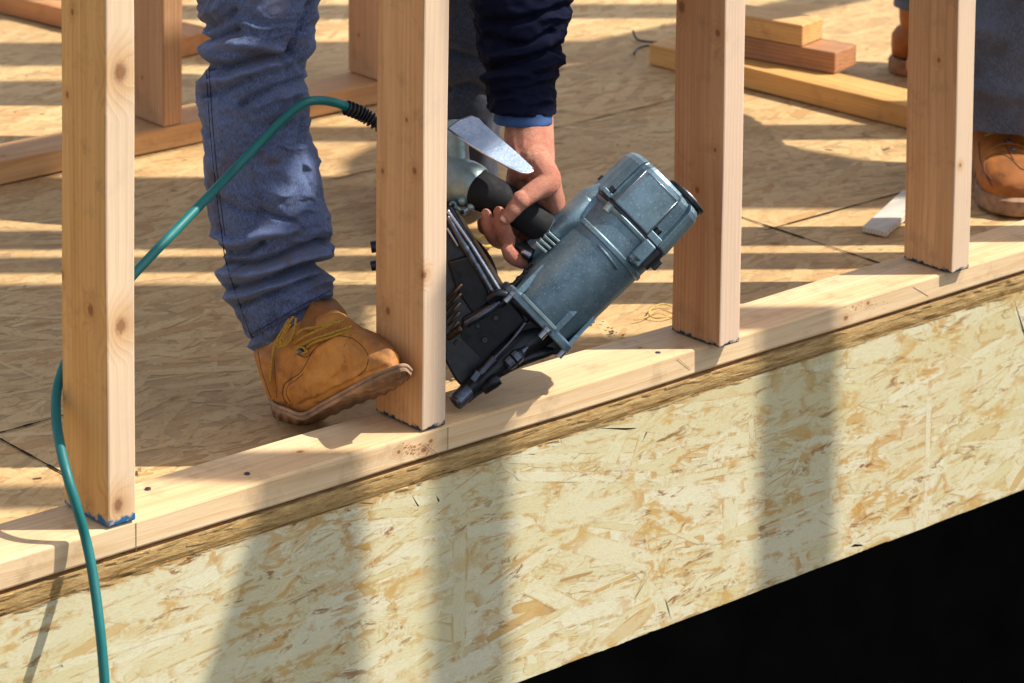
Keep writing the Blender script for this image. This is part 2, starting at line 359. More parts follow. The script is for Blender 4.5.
# ------------------------------------------------------------------ strand board surfaces
def flakes(name, mat, parent, a0, a1, b0, b1, n, frame, lens, wids, spread, small=.3, hmax=.0012, loc=None, clusters=0, hmin=0, ragged=False):
    "many thin wood strands pressed in layers; frame(a,b,h)->world"
    L = np.exp(RNG.uniform(np.log(lens[0]), np.log(lens[1]), n)); W = np.exp(RNG.uniform(np.log(wids[0]), np.log(wids[1]), n))
    sm = RNG.random(n) < small; L = np.where(sm, L * .32, L); W = np.where(sm, W * .4, W)
    th = RNG.normal(0, spread, n); od = RNG.random(n) < .13; th = np.where(od, RNG.uniform(-1.57, 1.57, n), th)
    ca = RNG.uniform(a0, a1, n); cb = RNG.uniform(b0, b1, n)
    if clusters:
        kc = RNG.integers(0, clusters, n); ka = RNG.uniform(a0, a1, clusters); kb_ = RNG.uniform(b0, b1, clusters); sp_ = RNG.uniform(.01, .06, clusters)
        ca = ka[kc] + RNG.normal(0, 1, n) * sp_[kc] * 1.6; cb = np.clip(kb_[kc] + RNG.normal(0, 1, n) * sp_[kc] * .5, b0 + .002, b1 - .002)
    # slow drift of the strand direction over the sheet
    th += .12 * np.sin(ca * 5 + cb * 3)
    ax = np.array([-.5, -.44, -.2, .05, .3, .47, .5, .42, .2, -.05, -.3, -.46]); bx = np.array([.18, .42, .5, .47, .5, .38, -.15, -.44, -.5, -.47, -.5, -.36])
    pa = ax[None] + RNG.uniform(-.05, .05, (n, 12)); pb = bx[None] + RNG.uniform(-.09, .09, (n, 12))
    la = pa * L[:, None]; lb = pb * W[:, None]
    wa = ca[:, None] + la * np.cos(th)[:, None] - lb * np.sin(th)[:, None]; wb = cb[:, None] + la * np.sin(th)[:, None] + lb * np.cos(th)[:, None]
    wa = np.clip(wa, a0, a1); wb = np.clip(wb, b0, b1)
    rank = RNG.permutation(n) / n; rank = np.where(sm, rank * .75 + .25, rank); rank = (np.argsort(np.argsort(rank)) + 1) / n
    h = (hmin + rank * (hmax - hmin))[:, None] + np.zeros((n, 12))
    wa, wb, pa, pb = [q[:, ::-1] for q in (wa, wb, pa, pb)]
    wb = np.where(wb <= b0 + 1e-6, b0 + RNG.uniform(-.0016, .0004, wb.shape), wb) if ragged else wb
    ce = lambda q: np.concatenate([q, q.mean(1, keepdims=True)], 1)
    wa, wb, pa, pb, h = [ce(q) for q in (wa, wb, pa, pb, h)]
    V = frame(wa.ravel(), wb.ravel(), h.ravel())
    k_ = np.arange(12); tri = np.stack([np.full(12, 12), k_, (k_ + 1) % 12], -1)                 # fan round the middle of each strand
    idx = (np.arange(n) * 13)[:, None, None] + tri[None]
    sa = wa[:, tri]; sb = wb[:, tri]; ar = (sa[..., 1] - sa[..., 0]) * (sb[..., 2] - sb[..., 0]) - (sa[..., 2] - sa[..., 0]) * (sb[..., 1] - sb[..., 0])
    keep = ar > 1e-9; F = idx[keep]; fl_ = np.broadcast_to(np.arange(n)[:, None], (n, 12))[keep]
    me = bpy.data.meshes.new(name); o = bpy.data.objects.new(name, me); scene.collection.objects.link(o); me.materials.append(mat)
    if parent is not None:
        mi = np.array(wpos(parent).inverted()); V = V @ mi[:3, :3].T + mi[:3, 3]; o.parent = parent
    me.vertices.add(len(V)); me.vertices.foreach_set('co', V.ravel().astype(np.float32))
    me.loops.add(len(F) * 3); me.loops.foreach_set('vertex_index', F.ravel().astype(np.int32))
    me.polygons.add(len(F)); me.polygons.foreach_set('loop_start', (np.arange(len(F)) * 3).astype(np.int32)); me.update(calc_edges=True)
    tone = me.attributes.new('tone', 'FLOAT', 'FACE'); pk = me.attributes.new('pick', 'FLOAT', 'FACE')
    tone.data.foreach_set('value', RNG.random(n)[fl_].astype(np.float32))
    pv = RNG.random(n) * np.where(sm, 1, .80 if ragged else .9); pk.data.foreach_set('value', pv[fl_].astype(np.float32))
    uv = me.uv_layers.new(name='UVMap'); uu = np.stack([pa * L[:, None] * 12, pb * W[:, None] * 30], -1).reshape(-1, 2)
    uv.data.foreach_set('uv', uu[F.ravel()].ravel().astype(np.float32))
    u2 = me.uv_layers.new(name='Edge'); ee = np.stack([pa, pb], -1).reshape(-1, 2); u2.data.foreach_set('uv', ee[F.ravel()].ravel().astype(np.float32))
    return o

T = .0227; H = .2995
# floor deck: three sheets' worth of structural panel, one piece of ground here
deck = MB().box((-1.6, .0015, -T), (6.2, 6.5, -.0015)).build('floor', M['floor_base'], None); props(deck, kind='structure')
fl = flakes('floor_strand_surface', M['floor_flake'], None, -.15, 4.0, .002, 3.3, 26000,
            lambda a, b, h: np.stack([a, b, h - .0014], -1), (.05, .19), (.007, .034), .42, .45, .00035)
fl.parent = deck
joint = MB()
def gap(x0, y0, x1, y1, w=.0016):
    n = 26; ts = np.linspace(0, 1, n); d = np.array([x1 - x0, y1 - y0]); L = np.linalg.norm(d); nn = np.array([-d[1], d[0]]) / L
    for i in range(n - 1):
        a = np.array([x0, y0]) + d * ts[i]; b = np.array([x0, y0]) + d * ts[i + 1]
        wa = w * random.uniform(.5, 1.6); q = [a - nn * wa, b - nn * wa, b + nn * wa, a + nn * wa]
        joint.add([(x, y, .0004) for x, y in q], [(0, 1, 2, 3)])
gap(1.640, .002, 1.640, .52); gap(1.62, .374, 2.9, .374); gap(.286, .1, .286, .395); gap(.1, .40, .42, .40)
gap(1.2, .98, 2.2, .98, .001)
jo = joint.build('panel_joint', M['dark'], deck)
# exposed panel edge
em = MB()
xs = np.arange(-1.6, 6.2, .018)
prof = [(-.0012, .002), (.0, -.0006), (-T * .35, -.0012), (-T * .7, -.0008), (-T + .0003, .001)]
rows = [[(x, y + RNG.normal(0, .00015), z + (RNG.normal(0, .0002) if 0 < k < 4 else 0)) for k, (z, y) in enumerate(prof)] for x in xs]
vs = [p for r in rows for p in r]; fs = []
for i in range(len(xs) - 1):
    for k in range(4): fs.append([i * 5 + k, i * 5 + k + 1, i * 5 + 6 + k, i * 5 + 5 + k])
em.add(vs, fs)
for _ in range(260):                                            # torn strands along the edge
    x = random.uniform(-.1, 2.3); z = random.choice([-.001, -T, -T, random.uniform(-T, 0)]); l = random.uniform(.006, .05); w = random.uniform(.0006, .0028)
    y = -.0012 - random.uniform(0, .0012); s = random.uniform(-.12, .12) * l
    em.add([(x, y, z - w / 2), (x + l * .6, y - .0006, z - w / 2 + s * .5), (x + l, y, z + s), (x + l * .5, y - .0006, z + w / 2 + s * .5), (x, y, z + w / 2), (x + l * .5, y + .001, z)],
           [(0, 1, 3, 4), (1, 2, 3), (4, 3, 5), (0, 5, 1)])
props(em.build('panel_edge', M['edge'], deck))
# rim board
rim = thing('rim_board', (0, 0, -T - H), 'pale oriented strand rim board running under the floor edge', 'board')
MB().box((-1.6, .0005, -T - H), (6.2, .028, -T - .0008)).build('board_core', M['rim_base'], rim)
flakes('strand_face', M['rim_flake'], rim, -.45, 2.6, -T - H, -T - .0012, 6500,
       lambda a, b, h: np.stack([a, -h, b], -1), (.08, .32), (.010, .042), .15, .46, .0013, ragged=True)
# ground and foundation below
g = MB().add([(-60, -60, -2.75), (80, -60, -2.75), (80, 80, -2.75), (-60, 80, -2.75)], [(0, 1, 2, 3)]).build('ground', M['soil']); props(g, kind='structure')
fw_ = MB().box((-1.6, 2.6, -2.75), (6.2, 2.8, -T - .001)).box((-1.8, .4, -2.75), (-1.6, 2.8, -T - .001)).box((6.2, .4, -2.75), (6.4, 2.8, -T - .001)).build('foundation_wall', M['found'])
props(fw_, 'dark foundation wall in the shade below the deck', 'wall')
# ------------------------------------------------------------------ wall framing
def board_mesh(lo, hi, bev=.0025):
    return lo, hi
def lumber(name, lo, hi, mat, parent, loc, seg_axis=None, wob=.0006, bevel=.0022):
    "sawn board with slightly wandering arrises"
    lo = np.array(lo, float); hi = np.array(hi, float); ax = int(np.argmax(hi - lo)) if seg_axis is None else seg_axis
    n = max(2, int((hi - lo)[ax] / .04)); o1, o2 = [i for i in range(3) if i != ax]; vs = []; fs = []; ph = random.uniform(0, 9)
    for i in range(n + 1):
        t = lo[ax] + (hi - lo)[ax] * i / n
        for (p, q) in ((0, 0), (1, 0), (1, 1), (0, 1)):
            v = np.zeros(3); v[ax] = t
            v[o1] = (lo, hi)[p][o1] + wob * math.sin(t * 9 + ph + p * 2 + q); v[o2] = (lo, hi)[q][o2] + wob * math.sin(t * 13 + ph * 2 + q * 2 + p); vs.append(v)
    fs = [[3, 2, 1, 0], [n * 4, n * 4 + 1, n * 4 + 2, n * 4 + 3]]
    for i in range(n):
        for k in range(4): fs.append([i * 4 + k, i * 4 + (k + 1) % 4, i * 4 + 4 + (k + 1) % 4, i * 4 + 4 + k])
    m = MB().add(vs, fs); return m.build(name, mat, parent, bevel=bevel, loc=loc)
SX = [0.1833581980626741, 0.6373243617090073, 1.1238882699941541, 1.5904564567774817]
OVER = [.002, .001, .0203, .0121]
W38, W89 = .038, .089
studs = [
 (srgb(228, 182, 114), srgb(204, 144, 76), 2, [(67, 95, 0, .005), (62, 275, 0, .008), (91, 310, 0, .009), (72, 12, 0, .005), (120, 72, 1, .016), (121, 326, 1, .014), (118, 505, 1, .012)], 'nearest stud, with a large knot, blue ink on its foot and the green hose'),
 (srgb(230, 182, 126), srgb(206, 142, 86), 1, [(383, 171, 0, .005), (415, 171, 0, .006), (407, 120, 0, .004), (388, 311, 0, .007), (424, 275, 1, .007)], 'stud with the tan boot toe in front, just left of the nail gun'),
 (srgb(220, 166, 116), srgb(190, 124, 78), 1, [(682, 7, 0, .010), (718, 33, 0, .007), (697, 190, 0, .006), (715, 150, 0, .004)], 'reddish stud standing right behind the round cap of the nail gun'),
 (srgb(222, 172, 120), srgb(194, 136, 88), 1, [(939, 60, 0, .005), (960, 165, 1, .004), (975, 185, 1, .004)], 'stud at the far right beside the second worker leg and tan boot'),
]
WT = 2.44
for i, (lt, dk, ink, kn, lab) in enumerate(studs):
    x0 = SX[i]; y0 = -OVER[i]; z0 = .0395; loc = (x0, y0, z0); ks = []
    for (u, v, f, r) in kn:
        w = A(u, v, 0, x0) if f == 0 else A(u, v, 1, y0); ks.append((tuple(w - np.array(loc)), r))
    m = wood('pine stud %d' % i, lt, dk, 2, i + 1, ks, ink * 1.0 if i else 2.2, pith=(.05 + .02 * i, .10 - .03 * i), ring=80 + 12 * i, sun_tint=srgb(230, 210, 186))
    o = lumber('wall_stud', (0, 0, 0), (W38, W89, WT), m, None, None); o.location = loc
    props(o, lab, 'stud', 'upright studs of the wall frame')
extra = wood('pine stud far', srgb(214, 170, 116), srgb(186, 134, 82), 2, 9)
for x0, lab in ((1.99, 'stud out of view to the right, next after the second worker boot'), (2.9, 'stud farthest out of view to the right'), (-.27, 'stud out of view to the left, before the green hose')):
    o = lumber('wall_stud', (0, 0, 0), (W38, W89, WT), extra, None, None); o.location = (x0, 0, .0395); props(o, lab, 'stud', 'upright studs of the wall frame')
pk = []
for (u, v, r) in ((262, 430, .006), (300, 452, .006), (230, 452, .005), (640, 348, .004)):
    pk.append((tuple(A(u, v, 2, .038)), r))
for (u, v, r) in ((424, 450, .006), (399, 452, .004), (846, 318, .006), (431, 441, .004), (868, 303, .004)): pk.append((tuple(A(u, v, 1, 0)), r))
pm = wood('pine plate', srgb(232, 202, 160), srgb(214, 170, 118), 0, 5, pk, pith=(.06, .03), ring=70)
plate = lumber('bottom_plate', (-1.6, 0, .0042), (6.2, .089, .038), pm, None, None, bevel=.003)
props(plate, 'long bottom plate nailed along the floor edge under the studs', 'plate')
for (u, v) in ((148, 489), (247, 474), (658, 353)):
    c = A(u, v, 2, .0382); nb = MB().tube([c - (0, 0, .002), c + (0, 0, .0012), c + (0, 0, .0018)], [.0036, .0036, .002], 10); nb.build('nail_head', M['darksteel'], plate)
def pmark(x0, z0, x1, z1, w=.0006):
    MB().add([(x0, -.0011, z0), (x1, -.0011, z1), (x1 + w, -.0011, z1), (x0 + w, -.0011, z0), (x0, -.0007, z0), (x1, -.0007, z1), (x1 + w, -.0007, z1), (x0 + w, -.0007, z0)],
             [(0, 3, 2, 1), (4, 5, 6, 7), (0, 1, 5, 4), (1, 2, 6, 5), (2, 3, 7, 6), (3, 0, 4, 7)]).build('pencil_mark', M['pencil'], plate)
for u, v in ((135.5, 530), (447.3, 440)):
    x = A(u, v, 1, 0)[0]; pmark(x, .003, x, .0355)
for (u0, v0, u1, v1) in ((677, 358, 690, 369), (913, 287, 928, 296), (424, 443, 440, 456)):
    p0 = A(u0, v0, 1, 0); p1 = A(u1, v1, 1, 0); pmark(p0[0], p0[2], p1[0], p1[2])
for (cu, cv, su, sv, n) in ((414, 448, 18, 7, 34), (863, 305, 22, 6, 24)):        # tool bites in the plate edge
    pits = MB()
    for _ in range(n):
        c = A(random.gauss(cu, su * .5), random.gauss(cv, sv * .5), 1, 0)
        if .005 < c[2] < .035: pits.ball((c[0], -.0004, c[2]), random.uniform(.0004, .001), 6, 4, (1.8, .5, .8))
    props(pits.build('tool_bites', M['knotbrown'], plate), kind='stuff')
tp = lumber('top_plate', (-1.6, 0, 0), (6.2, .089, .038), extra, None, None); tp.location = (0, 0, .0395 + WT + .001); props(tp, 'top plate above the picture resting on the wall studs', 'plate')
o = lumber('shade_wall_post', (0, 0, 0), (.165, W89, WT), extra, None, None, seg_axis=2); o.location = (2.307, 0, .0395); props(o, 'built-up post added out of view at the right to shade the floor', 'post')  # added to throw a wide shade band across the floor
# inner wall behind
ip = lumber('bottom_plate', (-.6, 1.275, .0012), (1.73, 1.364, .038), wood('inner plate pine', srgb(212, 166, 114), srgb(182, 126, 76), 0, 6, [((.87, 1.30, .038), .006), ((.98, 1.275, .03), .005)], pith=(.05, .04)), None, None)
props(ip, 'bottom plate of the inner wall lying behind the blue jeans', 'plate')
im = wood('inner stud pine', srgb(204, 160, 118), srgb(172, 122, 84), 2, 7, [((.01, 0, .42), .01), ((0, .05, .36), .006), ((0, .06, .07), .005)], pith=(.07, .05))
for x0, lab in ((1.160, 'brown inner wall stud just behind the nearest front stud'), (1.614, 'brown inner wall stud seen between the jeans and the next front stud'), (.71, 'brown inner wall stud outside the left edge of view'), (2.07, 'brown inner wall stud hidden behind the raised arm')):
    if x0 > 2: continue
    o = lumber('wall_stud', (0, 0, 0), (W38, W89, 2.4), im, None, None); o.location = (x0, 1.275, .039); props(o, lab, 'stud', 'studs of the inner wall')
# loose boards
def free_board(name, p0, p1, wdir, width, z0, thick, mat_args, label, group=None):
    "board lying flat: near lower edge p0->p1, width towards wdir"
    p0 = np.array(p0[:2]); p1 = np.array(p1[:2]); L = np.linalg.norm(p1 - p0); ang = math.atan2(*(p1 - p0)[::-1])
    side = 1 if (p1 - p0)[0] * wdir[1] - (p1 - p0)[1] * wdir[0] > 0 else -1
    o = lumber(name, (0, 0 if side > 0 else -width, 0), (L, width if side > 0 else 0, thick), wood('lumber ' + label[:18], *mat_args), None, None)
    o.location = (p0[0], p0[1], z0); o.rotation_euler = (0, 0, ang); return props(o, label, 'board', group)
gp = 'loose boards piled on the floor'
free_board('lumber_board', (2.161, 1.179), (2.215, .50), (1, 0), .089, .001, .038, (srgb(226, 178, 108), srgb(202, 144, 76), 0, 11), 'long yellow board lying at the bottom of the pile behind the studs', gp)
free_board('lumber_board', (2.262, .822), (2.192, 1.10), (1, 0), .080, .0405, .037, (srgb(184, 134, 94), srgb(148, 98, 64), 0, 12, [((.30, 0, .018), .011)]), 'brown short board with an end knot in the middle of the pile', gp)
free_board('lumber_board', (2.247, .886), (2.190, 1.12), (1, 0), .075, .079, .037, (srgb(228, 182, 118), srgb(200, 144, 82), 0, 13), 'light short board on top of the pile behind the studs', gp)
free_board('lumber_board', (1.5236, 1.736), (1.40, 2.55), (-1, 0) if False else (1, 0), .089, .001, .038, (srgb(206, 146, 92), srgb(172, 106, 60), 0, 14), 'orange brown board lying on the floor at the upper left behind the first stud')
sh = MB(); c0 = A(862, 233, 2, 0); c1 = A(886, 238, 2, 0); c2 = A(925, 205, 2, 0); c3 = A(903, 200, 2, 0)
sh.add([c0 + (0, 0, .002), c1 + (0, 0, .001), c2 + (0, 0, .001), c3 + (0, 0, .002), c0 + (0, 0, .010), c1 + (0, 0, .009), c2 + (0, 0, .016), c3 + (0, 0, .017)],
       [(0, 3, 2, 1), (4, 5, 6, 7), (0, 1, 5, 4), (1, 2, 6, 5), (2, 3, 7, 6), (3, 0, 4, 7)])
props(sh.build('wood_shim', M['shim'], bevel=.001), 'thin pale wood shim lying on the floor beside the fourth stud', 'shim')
wr = MB().tube(smooth_path([A(633, 31, 2, .012), A(636, 38, 2, .004), A(642, 41, 2, .004), A(662, 43, 2, .004)], 14), .0022, 6)
wr.tube(smooth_path([A(634, 54, 2, .010), A(637, 49, 2, .004), A(646, 46, 2, .004), A(662, 44, 2, .004)], 14), .0022, 6)
props(wr.build('bent_wire', M['wire'], smooth=True), 'short black bent wire lying at the end of the yellow board', 'wire')
st = MB(); lp = [(672, 306), (662, 304), (652, 308), (649, 314), (655, 318), (665, 317), (676, 315)]
st.tube(smooth_path([A(u, v, 2, .003 + .002 * (i % 2)) for i, (u, v) in enumerate(lp)], 40), .0011, 6)
st.tube(smooth_path([A(u, v, 2, .004) for (u, v) in ((676, 315), (664, 310), (656, 311), (646, 317), (640, 319), (634, 320))], 30), .0009, 6)
st2 = MB(); st2.tube(smooth_path([A(u, v, 2, .006) for (u, v) in ((476, 238), (484, 236), (492, 240), (490, 246), (481, 246), (475, 241))], 30), .0024, 6)
props(st.build('yellow_string', M['string'], smooth=True), 'loose loop of yellow string on the floor left of the reddish stud', 'string')
props(st2.build('yellow_string', M['string'], smooth=True), 'small curl of yellow string under the gripping fingers', 'string')
chips = MB()
for _ in range(260):
    x = random.uniform(.2, 2.6); y = random.uniform(.1, 2.0); s = random.uniform(.002, .007); a = random.uniform(0, 6.28); l = s * random.uniform(1, 4)
    dx, dy = math.cos(a), math.sin(a); z = .0015
    chips.add([(x, y, z), (x + dx * l, y + dy * l, z + .001), (x + dx * l - dy * s, y + dy * l + dx * s, z + .0015), (x - dy * s, y + dx * s, z + .002)], [(0, 1, 2, 3)])
props(chips.build('wood_chips', M['floor_base']), 'small wood chips and splinters scattered on the floor', 'wood chips', kind='stuff')
deb = MB()
for (u, v, n) in ((598, 322, 7), (612, 332, 9)):
    for _ in range(n):
        c = A(u + random.gauss(0, 6), v + random.gauss(0, 2), 2, .003); deb.ball(c, random.uniform(.0012, .0032), 7, 5, (1.6, 1, .35))
props(deb.build('dark_debris', M['crumb'], smooth=True), 'dark crumbs of dirt on the floor right below the nail gun cylinder', 'dirt', kind='stuff')

# ------------------------------------------------------------------ lofted shapes
FA = 1.45
def loft(stations, n=120, seg=72, power=2.3, folds=(), noise_amp=0, noise_f=12, seed=1, capped=True, crumple=0):
    "stations: (uL,vL,uR,vR,depth,half_thickness); returns verts, faces"
    s = smooth_path(stations, n); V = []; th = np.linspace(0, 2 * math.pi, seg, endpoint=False)
    ct = np.sign(np.cos(th)) * np.abs(np.cos(th)) ** (2 / power); sn = np.sign(np.sin(th)) * np.abs(np.sin(th)) ** (2 / power)
    C = []; Nn = []
    for r in s:
        a = P(r[0], r[1], r[4]); b = P(r[2], r[3], r[4]); c = (a + b) / 2; h = (b - a) / 2
        ring = c + np.outer(ct, h) + np.outer(sn, -FW * r[5]); V.append(ring)
        hn = h / np.linalg.norm(h); nr = np.outer(np.cos(th), hn) + np.outer(np.sin(th), -FW); Nn.append(nr)
    V = np.vstack(V); Nn = np.vstack(Nn); q = px(V)
    d = np.zeros(len(V)); front = np.clip(Nn @ (-FW) * 3 + .9, .15, 1)
    for (poly, w, amp) in folds: d += FA * amp * np.exp(-(seg_dist(q, poly) / w) ** 2) * front
    if noise_amp: d += noise_amp * vnoise(V, seed, noise_f)
    if crumple:
        Vs = V * np.array([1, 1, 2.3]) + vnoise(V, seed + 5, 5)[:, None] * .03
        d += crumple * (.5 - np.abs(vnoise(Vs, seed + 9, 9))) * 1.2 + crumple * .45 * (.5 - np.abs(vnoise(Vs, seed + 11, 24)))
    V = V + Nn * d[:, None]; loft.d = d
    F = []
    for i in range(n - 1):
        for k in range(seg):
            m = (k + 1) % seg; F.append([i * seg + k, i * seg + m, (i + 1) * seg + m, (i + 1) * seg + k])
    if capped: F += [list(range(seg - 1, -1, -1)), list(range((n - 1) * seg, n * seg))]
    return V, F
def add_loft(name, mat, parent, *a, **k):
    V, F = loft(*a, **k); dd = loft.d; o = obj(name, V, F, mat, parent, smooth=True)
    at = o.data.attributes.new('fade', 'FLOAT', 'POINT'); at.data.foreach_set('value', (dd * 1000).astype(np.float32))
    bm = bmesh.new(); bm.from_mesh(o.data); bmesh.ops.recalc_face_normals(bm, faces=bm.faces); bm.to_mesh(o.data); bm.free(); return o

def organic(parts, voxel, smooth=6):
    "union of tapered tubes and balls fused into one continuous surface"
    m = MB()
    for p in parts:
        if p[0] == 'tube':
            pts = np.array(p[1]); r = np.array(p[2], float)
            tt = np.linspace(0, 1, len(pts)); t2 = np.linspace(0, 1, max(8, len(pts) * 5)); sp = smooth_path(pts, len(t2)) if len(pts) > 2 else np.array([pts[0] + (pts[1] - pts[0]) * q for q in t2])
            rr = np.interp(t2, tt, r)
            m.tube(sp, rr, 16); m.ball(sp[0], rr[0]); m.ball(sp[-1], rr[-1])
        else: m.ball(p[1], p[2], 20, 14, p[3] if len(p) > 3 else (1, 1, 1))
    me = bpy.data.meshes.new('tmp'); me.from_pydata(m.v, [], m.f); o = bpy.data.objects.new('tmp', me); scene.collection.objects.link(o)
    bm = bmesh.new(); bm.from_mesh(me); bmesh.ops.recalc_face_normals(bm, faces=bm.faces); bm.to_mesh(me); bm.free()
    md = o.modifiers.new('r', 'REMESH'); md.mode = 'VOXEL'; md.voxel_size = voxel; md.use_smooth_shade = True
    ms = o.modifiers.new('s', 'SMOOTH'); ms.factor = .5; ms.iterations = smooth
    dg = bpy.context.evaluated_depsgraph_get(); dg.update(); ev = o.evaluated_get(dg); nm = bpy.data.meshes.new_from_object(ev)
    v = np.zeros(len(nm.vertices) * 3); nm.vertices.foreach_get('co', v); f = [list(p.vertices) for p in nm.polygons]
    bpy.data.objects.remove(o); return v.reshape(-1, 3), f

# ------------------------------------------------------------------ worker at the nail gun
w1 = thing('person', tuple(A(292, 420, 2, 0)), 'bending worker in blue jeans and tan boots pressing the nail gun', 'person')
dL = 3.89
jeans_rows = []
LE = [(-70, 196), (-40, 197), (0, 197.6), (14, 202), (24, 206), (31, 203), (38, 210), (48, 199), (56, 202), (63, 207), (72, 206), (82, 200), (95, 197), (110, 199), (122, 202), (150, 205), (172, 205), (205, 209), (241, 215), (254, 222), (262, 224), (274, 221), (288, 226), (304, 232.5), (326, 245), (346, 254.5)]
RE = [(-70, 322), (-40, 321), (0, 319), (14, 318), (30, 314), (50, 313), (58, 306), (63, 304), (88, 307), (117, 309), (138, 310), (150, 315), (164, 320), (184, 321), (200, 324), (218, 330), (228, 331), (240, 329), (247, 333), (255, 329), (262, 319), (268, 318), (278, 327), (288, 331), (297, 332), (305.6, 332.7)]
for (lv, lu), (rv, ru) in zip(LE, RE): jeans_rows.append((lu, lv, ru, rv, dL, .066))
J = lambda *p: [(a, b) for a, b in p]
jf = [
 (J((203, 64), (228, 67), (247, 62), (266, 56), (281, 57), (290, 52)), 4.2, -.011),
 (J((212, 46), (235, 44), (262, 46), (286, 51)), 6, .006),
 (J((289, 52), (300, 32), (306, 18), (310, 5)), 5, -.008),
 (J((205, 86), (228, 80), (253, 69), (275, 62)), 4.5, .007),
 (J((205, 95), (230, 88), (250, 78)), 4, -.005),
 (J((241, 105), (257, 95), (276, 88), (303, 80)), 4, -.007),
 (J((245, 112), (262, 103), (282, 95), (303, 89)), 4.5, .003),
 (J((206, 28), (222, 22), (235, 10)), 4, -.006), (J((208, 40), (220, 38), (238, 30)), 4, -.006), (J((204, 16), (218, 8), (225, -6)), 4, .004),
 (J((215, 243), (224, 252), (236, 254), (250, 251), (262, 243)), 3.6, -.010),
 (J((218, 236), (232, 243), (250, 240), (275, 232), (300, 226)), 4.5, .006),
 (J((222, 263), (240, 264), (258, 264), (276, 258), (296, 249), (326, 243)), 3.8, -.011),
 (J((224, 272), (246, 274), (272, 268), (300, 259), (324, 254)), 4.5, .007),
 (J((230, 288), (245, 286), (262, 281), (296, 268), (318, 262)), 3.8, -.010),
 (J((232, 296), (255, 291), (285, 283), (312, 272), (326, 280)), 4.8, .006),
 (J((238, 306), (256, 299), (276, 291), (300, 281), (320, 276)), 3.5, -.007),
 (J((262, 210), (276, 216), (292, 221), (303, 228)), 3, -.005), (J((270, 203), (286, 190), (290, 175)), 7, .004),
 (J((210, 190), (222, 200), (240, 210), (262, 216)), 3.6, -.004), (J((252, 236), (262, 232), (280, 230)), 4, .005),
 (J((206, 120), (211, 160), (218, 210), (222, 240)), 2.2, -.0022), (J((216, 60), (219, 90), (222, 140)), 1.6, .002),
 (J((300, 120), (298, 150), (310, 190)), 3, -.002), (J((248, 340), (270, 329), (300, 313), (331, 297)), 2, -.0025), (J((252, 345), (275, 334), (305, 317), (333, 303)), 2.6, .003),
]
for k in range(26):
    t = k / 25; u = 250 + 82 * t; v = 342 - 41 * t + random.uniform(-1, 1); jf.append((J((u, v), (u - 3.2, v - 9)), 1.1, random.choice([-.0016, .0016])))
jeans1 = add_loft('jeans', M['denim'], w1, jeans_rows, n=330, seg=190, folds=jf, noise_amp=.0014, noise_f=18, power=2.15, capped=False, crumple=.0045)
# other leg, further back
l2 = [(430, -80, 520, -80, 4.62, .07), (434, 0, 510, 0, 4.64, .07), (436, 60, 503, 60, 4.66, .068), (440, 110, 500, 110, 4.68, .066), (444, 160, 497, 160, 4.70, .065), (446, 196, 496, 198, 4.70, .065)]
add_loft('trouser_leg', M['denim_shaded'], w1, l2, n=90, seg=60, noise_amp=.006, noise_f=9, capped=False, folds=[(J((445, 50), (480, 60), (500, 55)), 5, -.01), (J((445, 90), (470, 84), (500, 95)), 5, -.01), (J((447, 140), (480, 130)), 5, -.01)])
# near boot
def bd(u, extra=0): return 3.86 - (u - 272) / 138 * .17 + extra
upper = [(254, 352, 271, 403), (257, 346, 273, 404), (264, 340, 279, 407), (280, 330, 288, 411), (300, 321, 302, 413.5), (322, 314, 318, 406), (340, 314, 334, 397), (354, 325, 348, 388), (367, 333, 361, 380), (380, 340, 373, 374), (390, 347, 383, 371), (397, 356, 391, 370), (399, 364, 396, 370)]
th_ = [.020, .034, .040, .043, .045, .047, .048, .048, .048, .045, .038, .026, .012]
st_up = [(a, b, c, d, bd((a + c) / 2), t) for (a, b, c, d), t in zip(upper, th_)]
bfold = [
 (J((287, 405), (283, 396), (284, 385), (292, 378), (300, 372), (307, 360), (314, 350)), 1.5, -.0022),
 (J((290, 402), (287, 393), (288, 386), (296, 380)), 2, .002),
 (J((305, 366), (318, 352), (330, 342), (342, 335)), 2.5, .003), (J((350, 338), (362, 350), (366, 365), (352, 372)), 2.2, -.002),
 (J((300, 405), (320, 396), (342, 386), (362, 375), (385, 367)), 1.8, -.002), (J((322, 372), (333, 380), (345, 372)), 4, -.003), (J((340, 352), (348, 360), (346, 370)), 3, -.0025),
 (J((272, 350), (274, 375), (276, 400)), 1.6, -.0018), (J((258, 362), (268, 368)), 1.5, -.0015), (J((380, 345), (392, 356)), 3, .002), (J((310, 385), (330, 374)), 5, .002)]
boot = add_loft('boot', M['boot'], w1, st_up, n=150, seg=110, folds=bfold, noise_amp=.0012, noise_f=22, power=2.5, crumple=.0022)
col_st = [(262, 346, 336, 309, 3.872, .050), (268, 334, 340, 303, 3.872, .052), (272, 322, 343, 297, 3.872, .052)]
colr = [(300, 326, 347, 328, 3.80, .030), (303, 318, 349, 321, 3.812, .036), (308, 309, 346, 314, 3.83, .040), (312, 300, 338, 305, 3.84, .038)]
add_loft('padded_collar', M['collar'], boot, colr, n=40, seg=60, noise_amp=.001, capped=True)
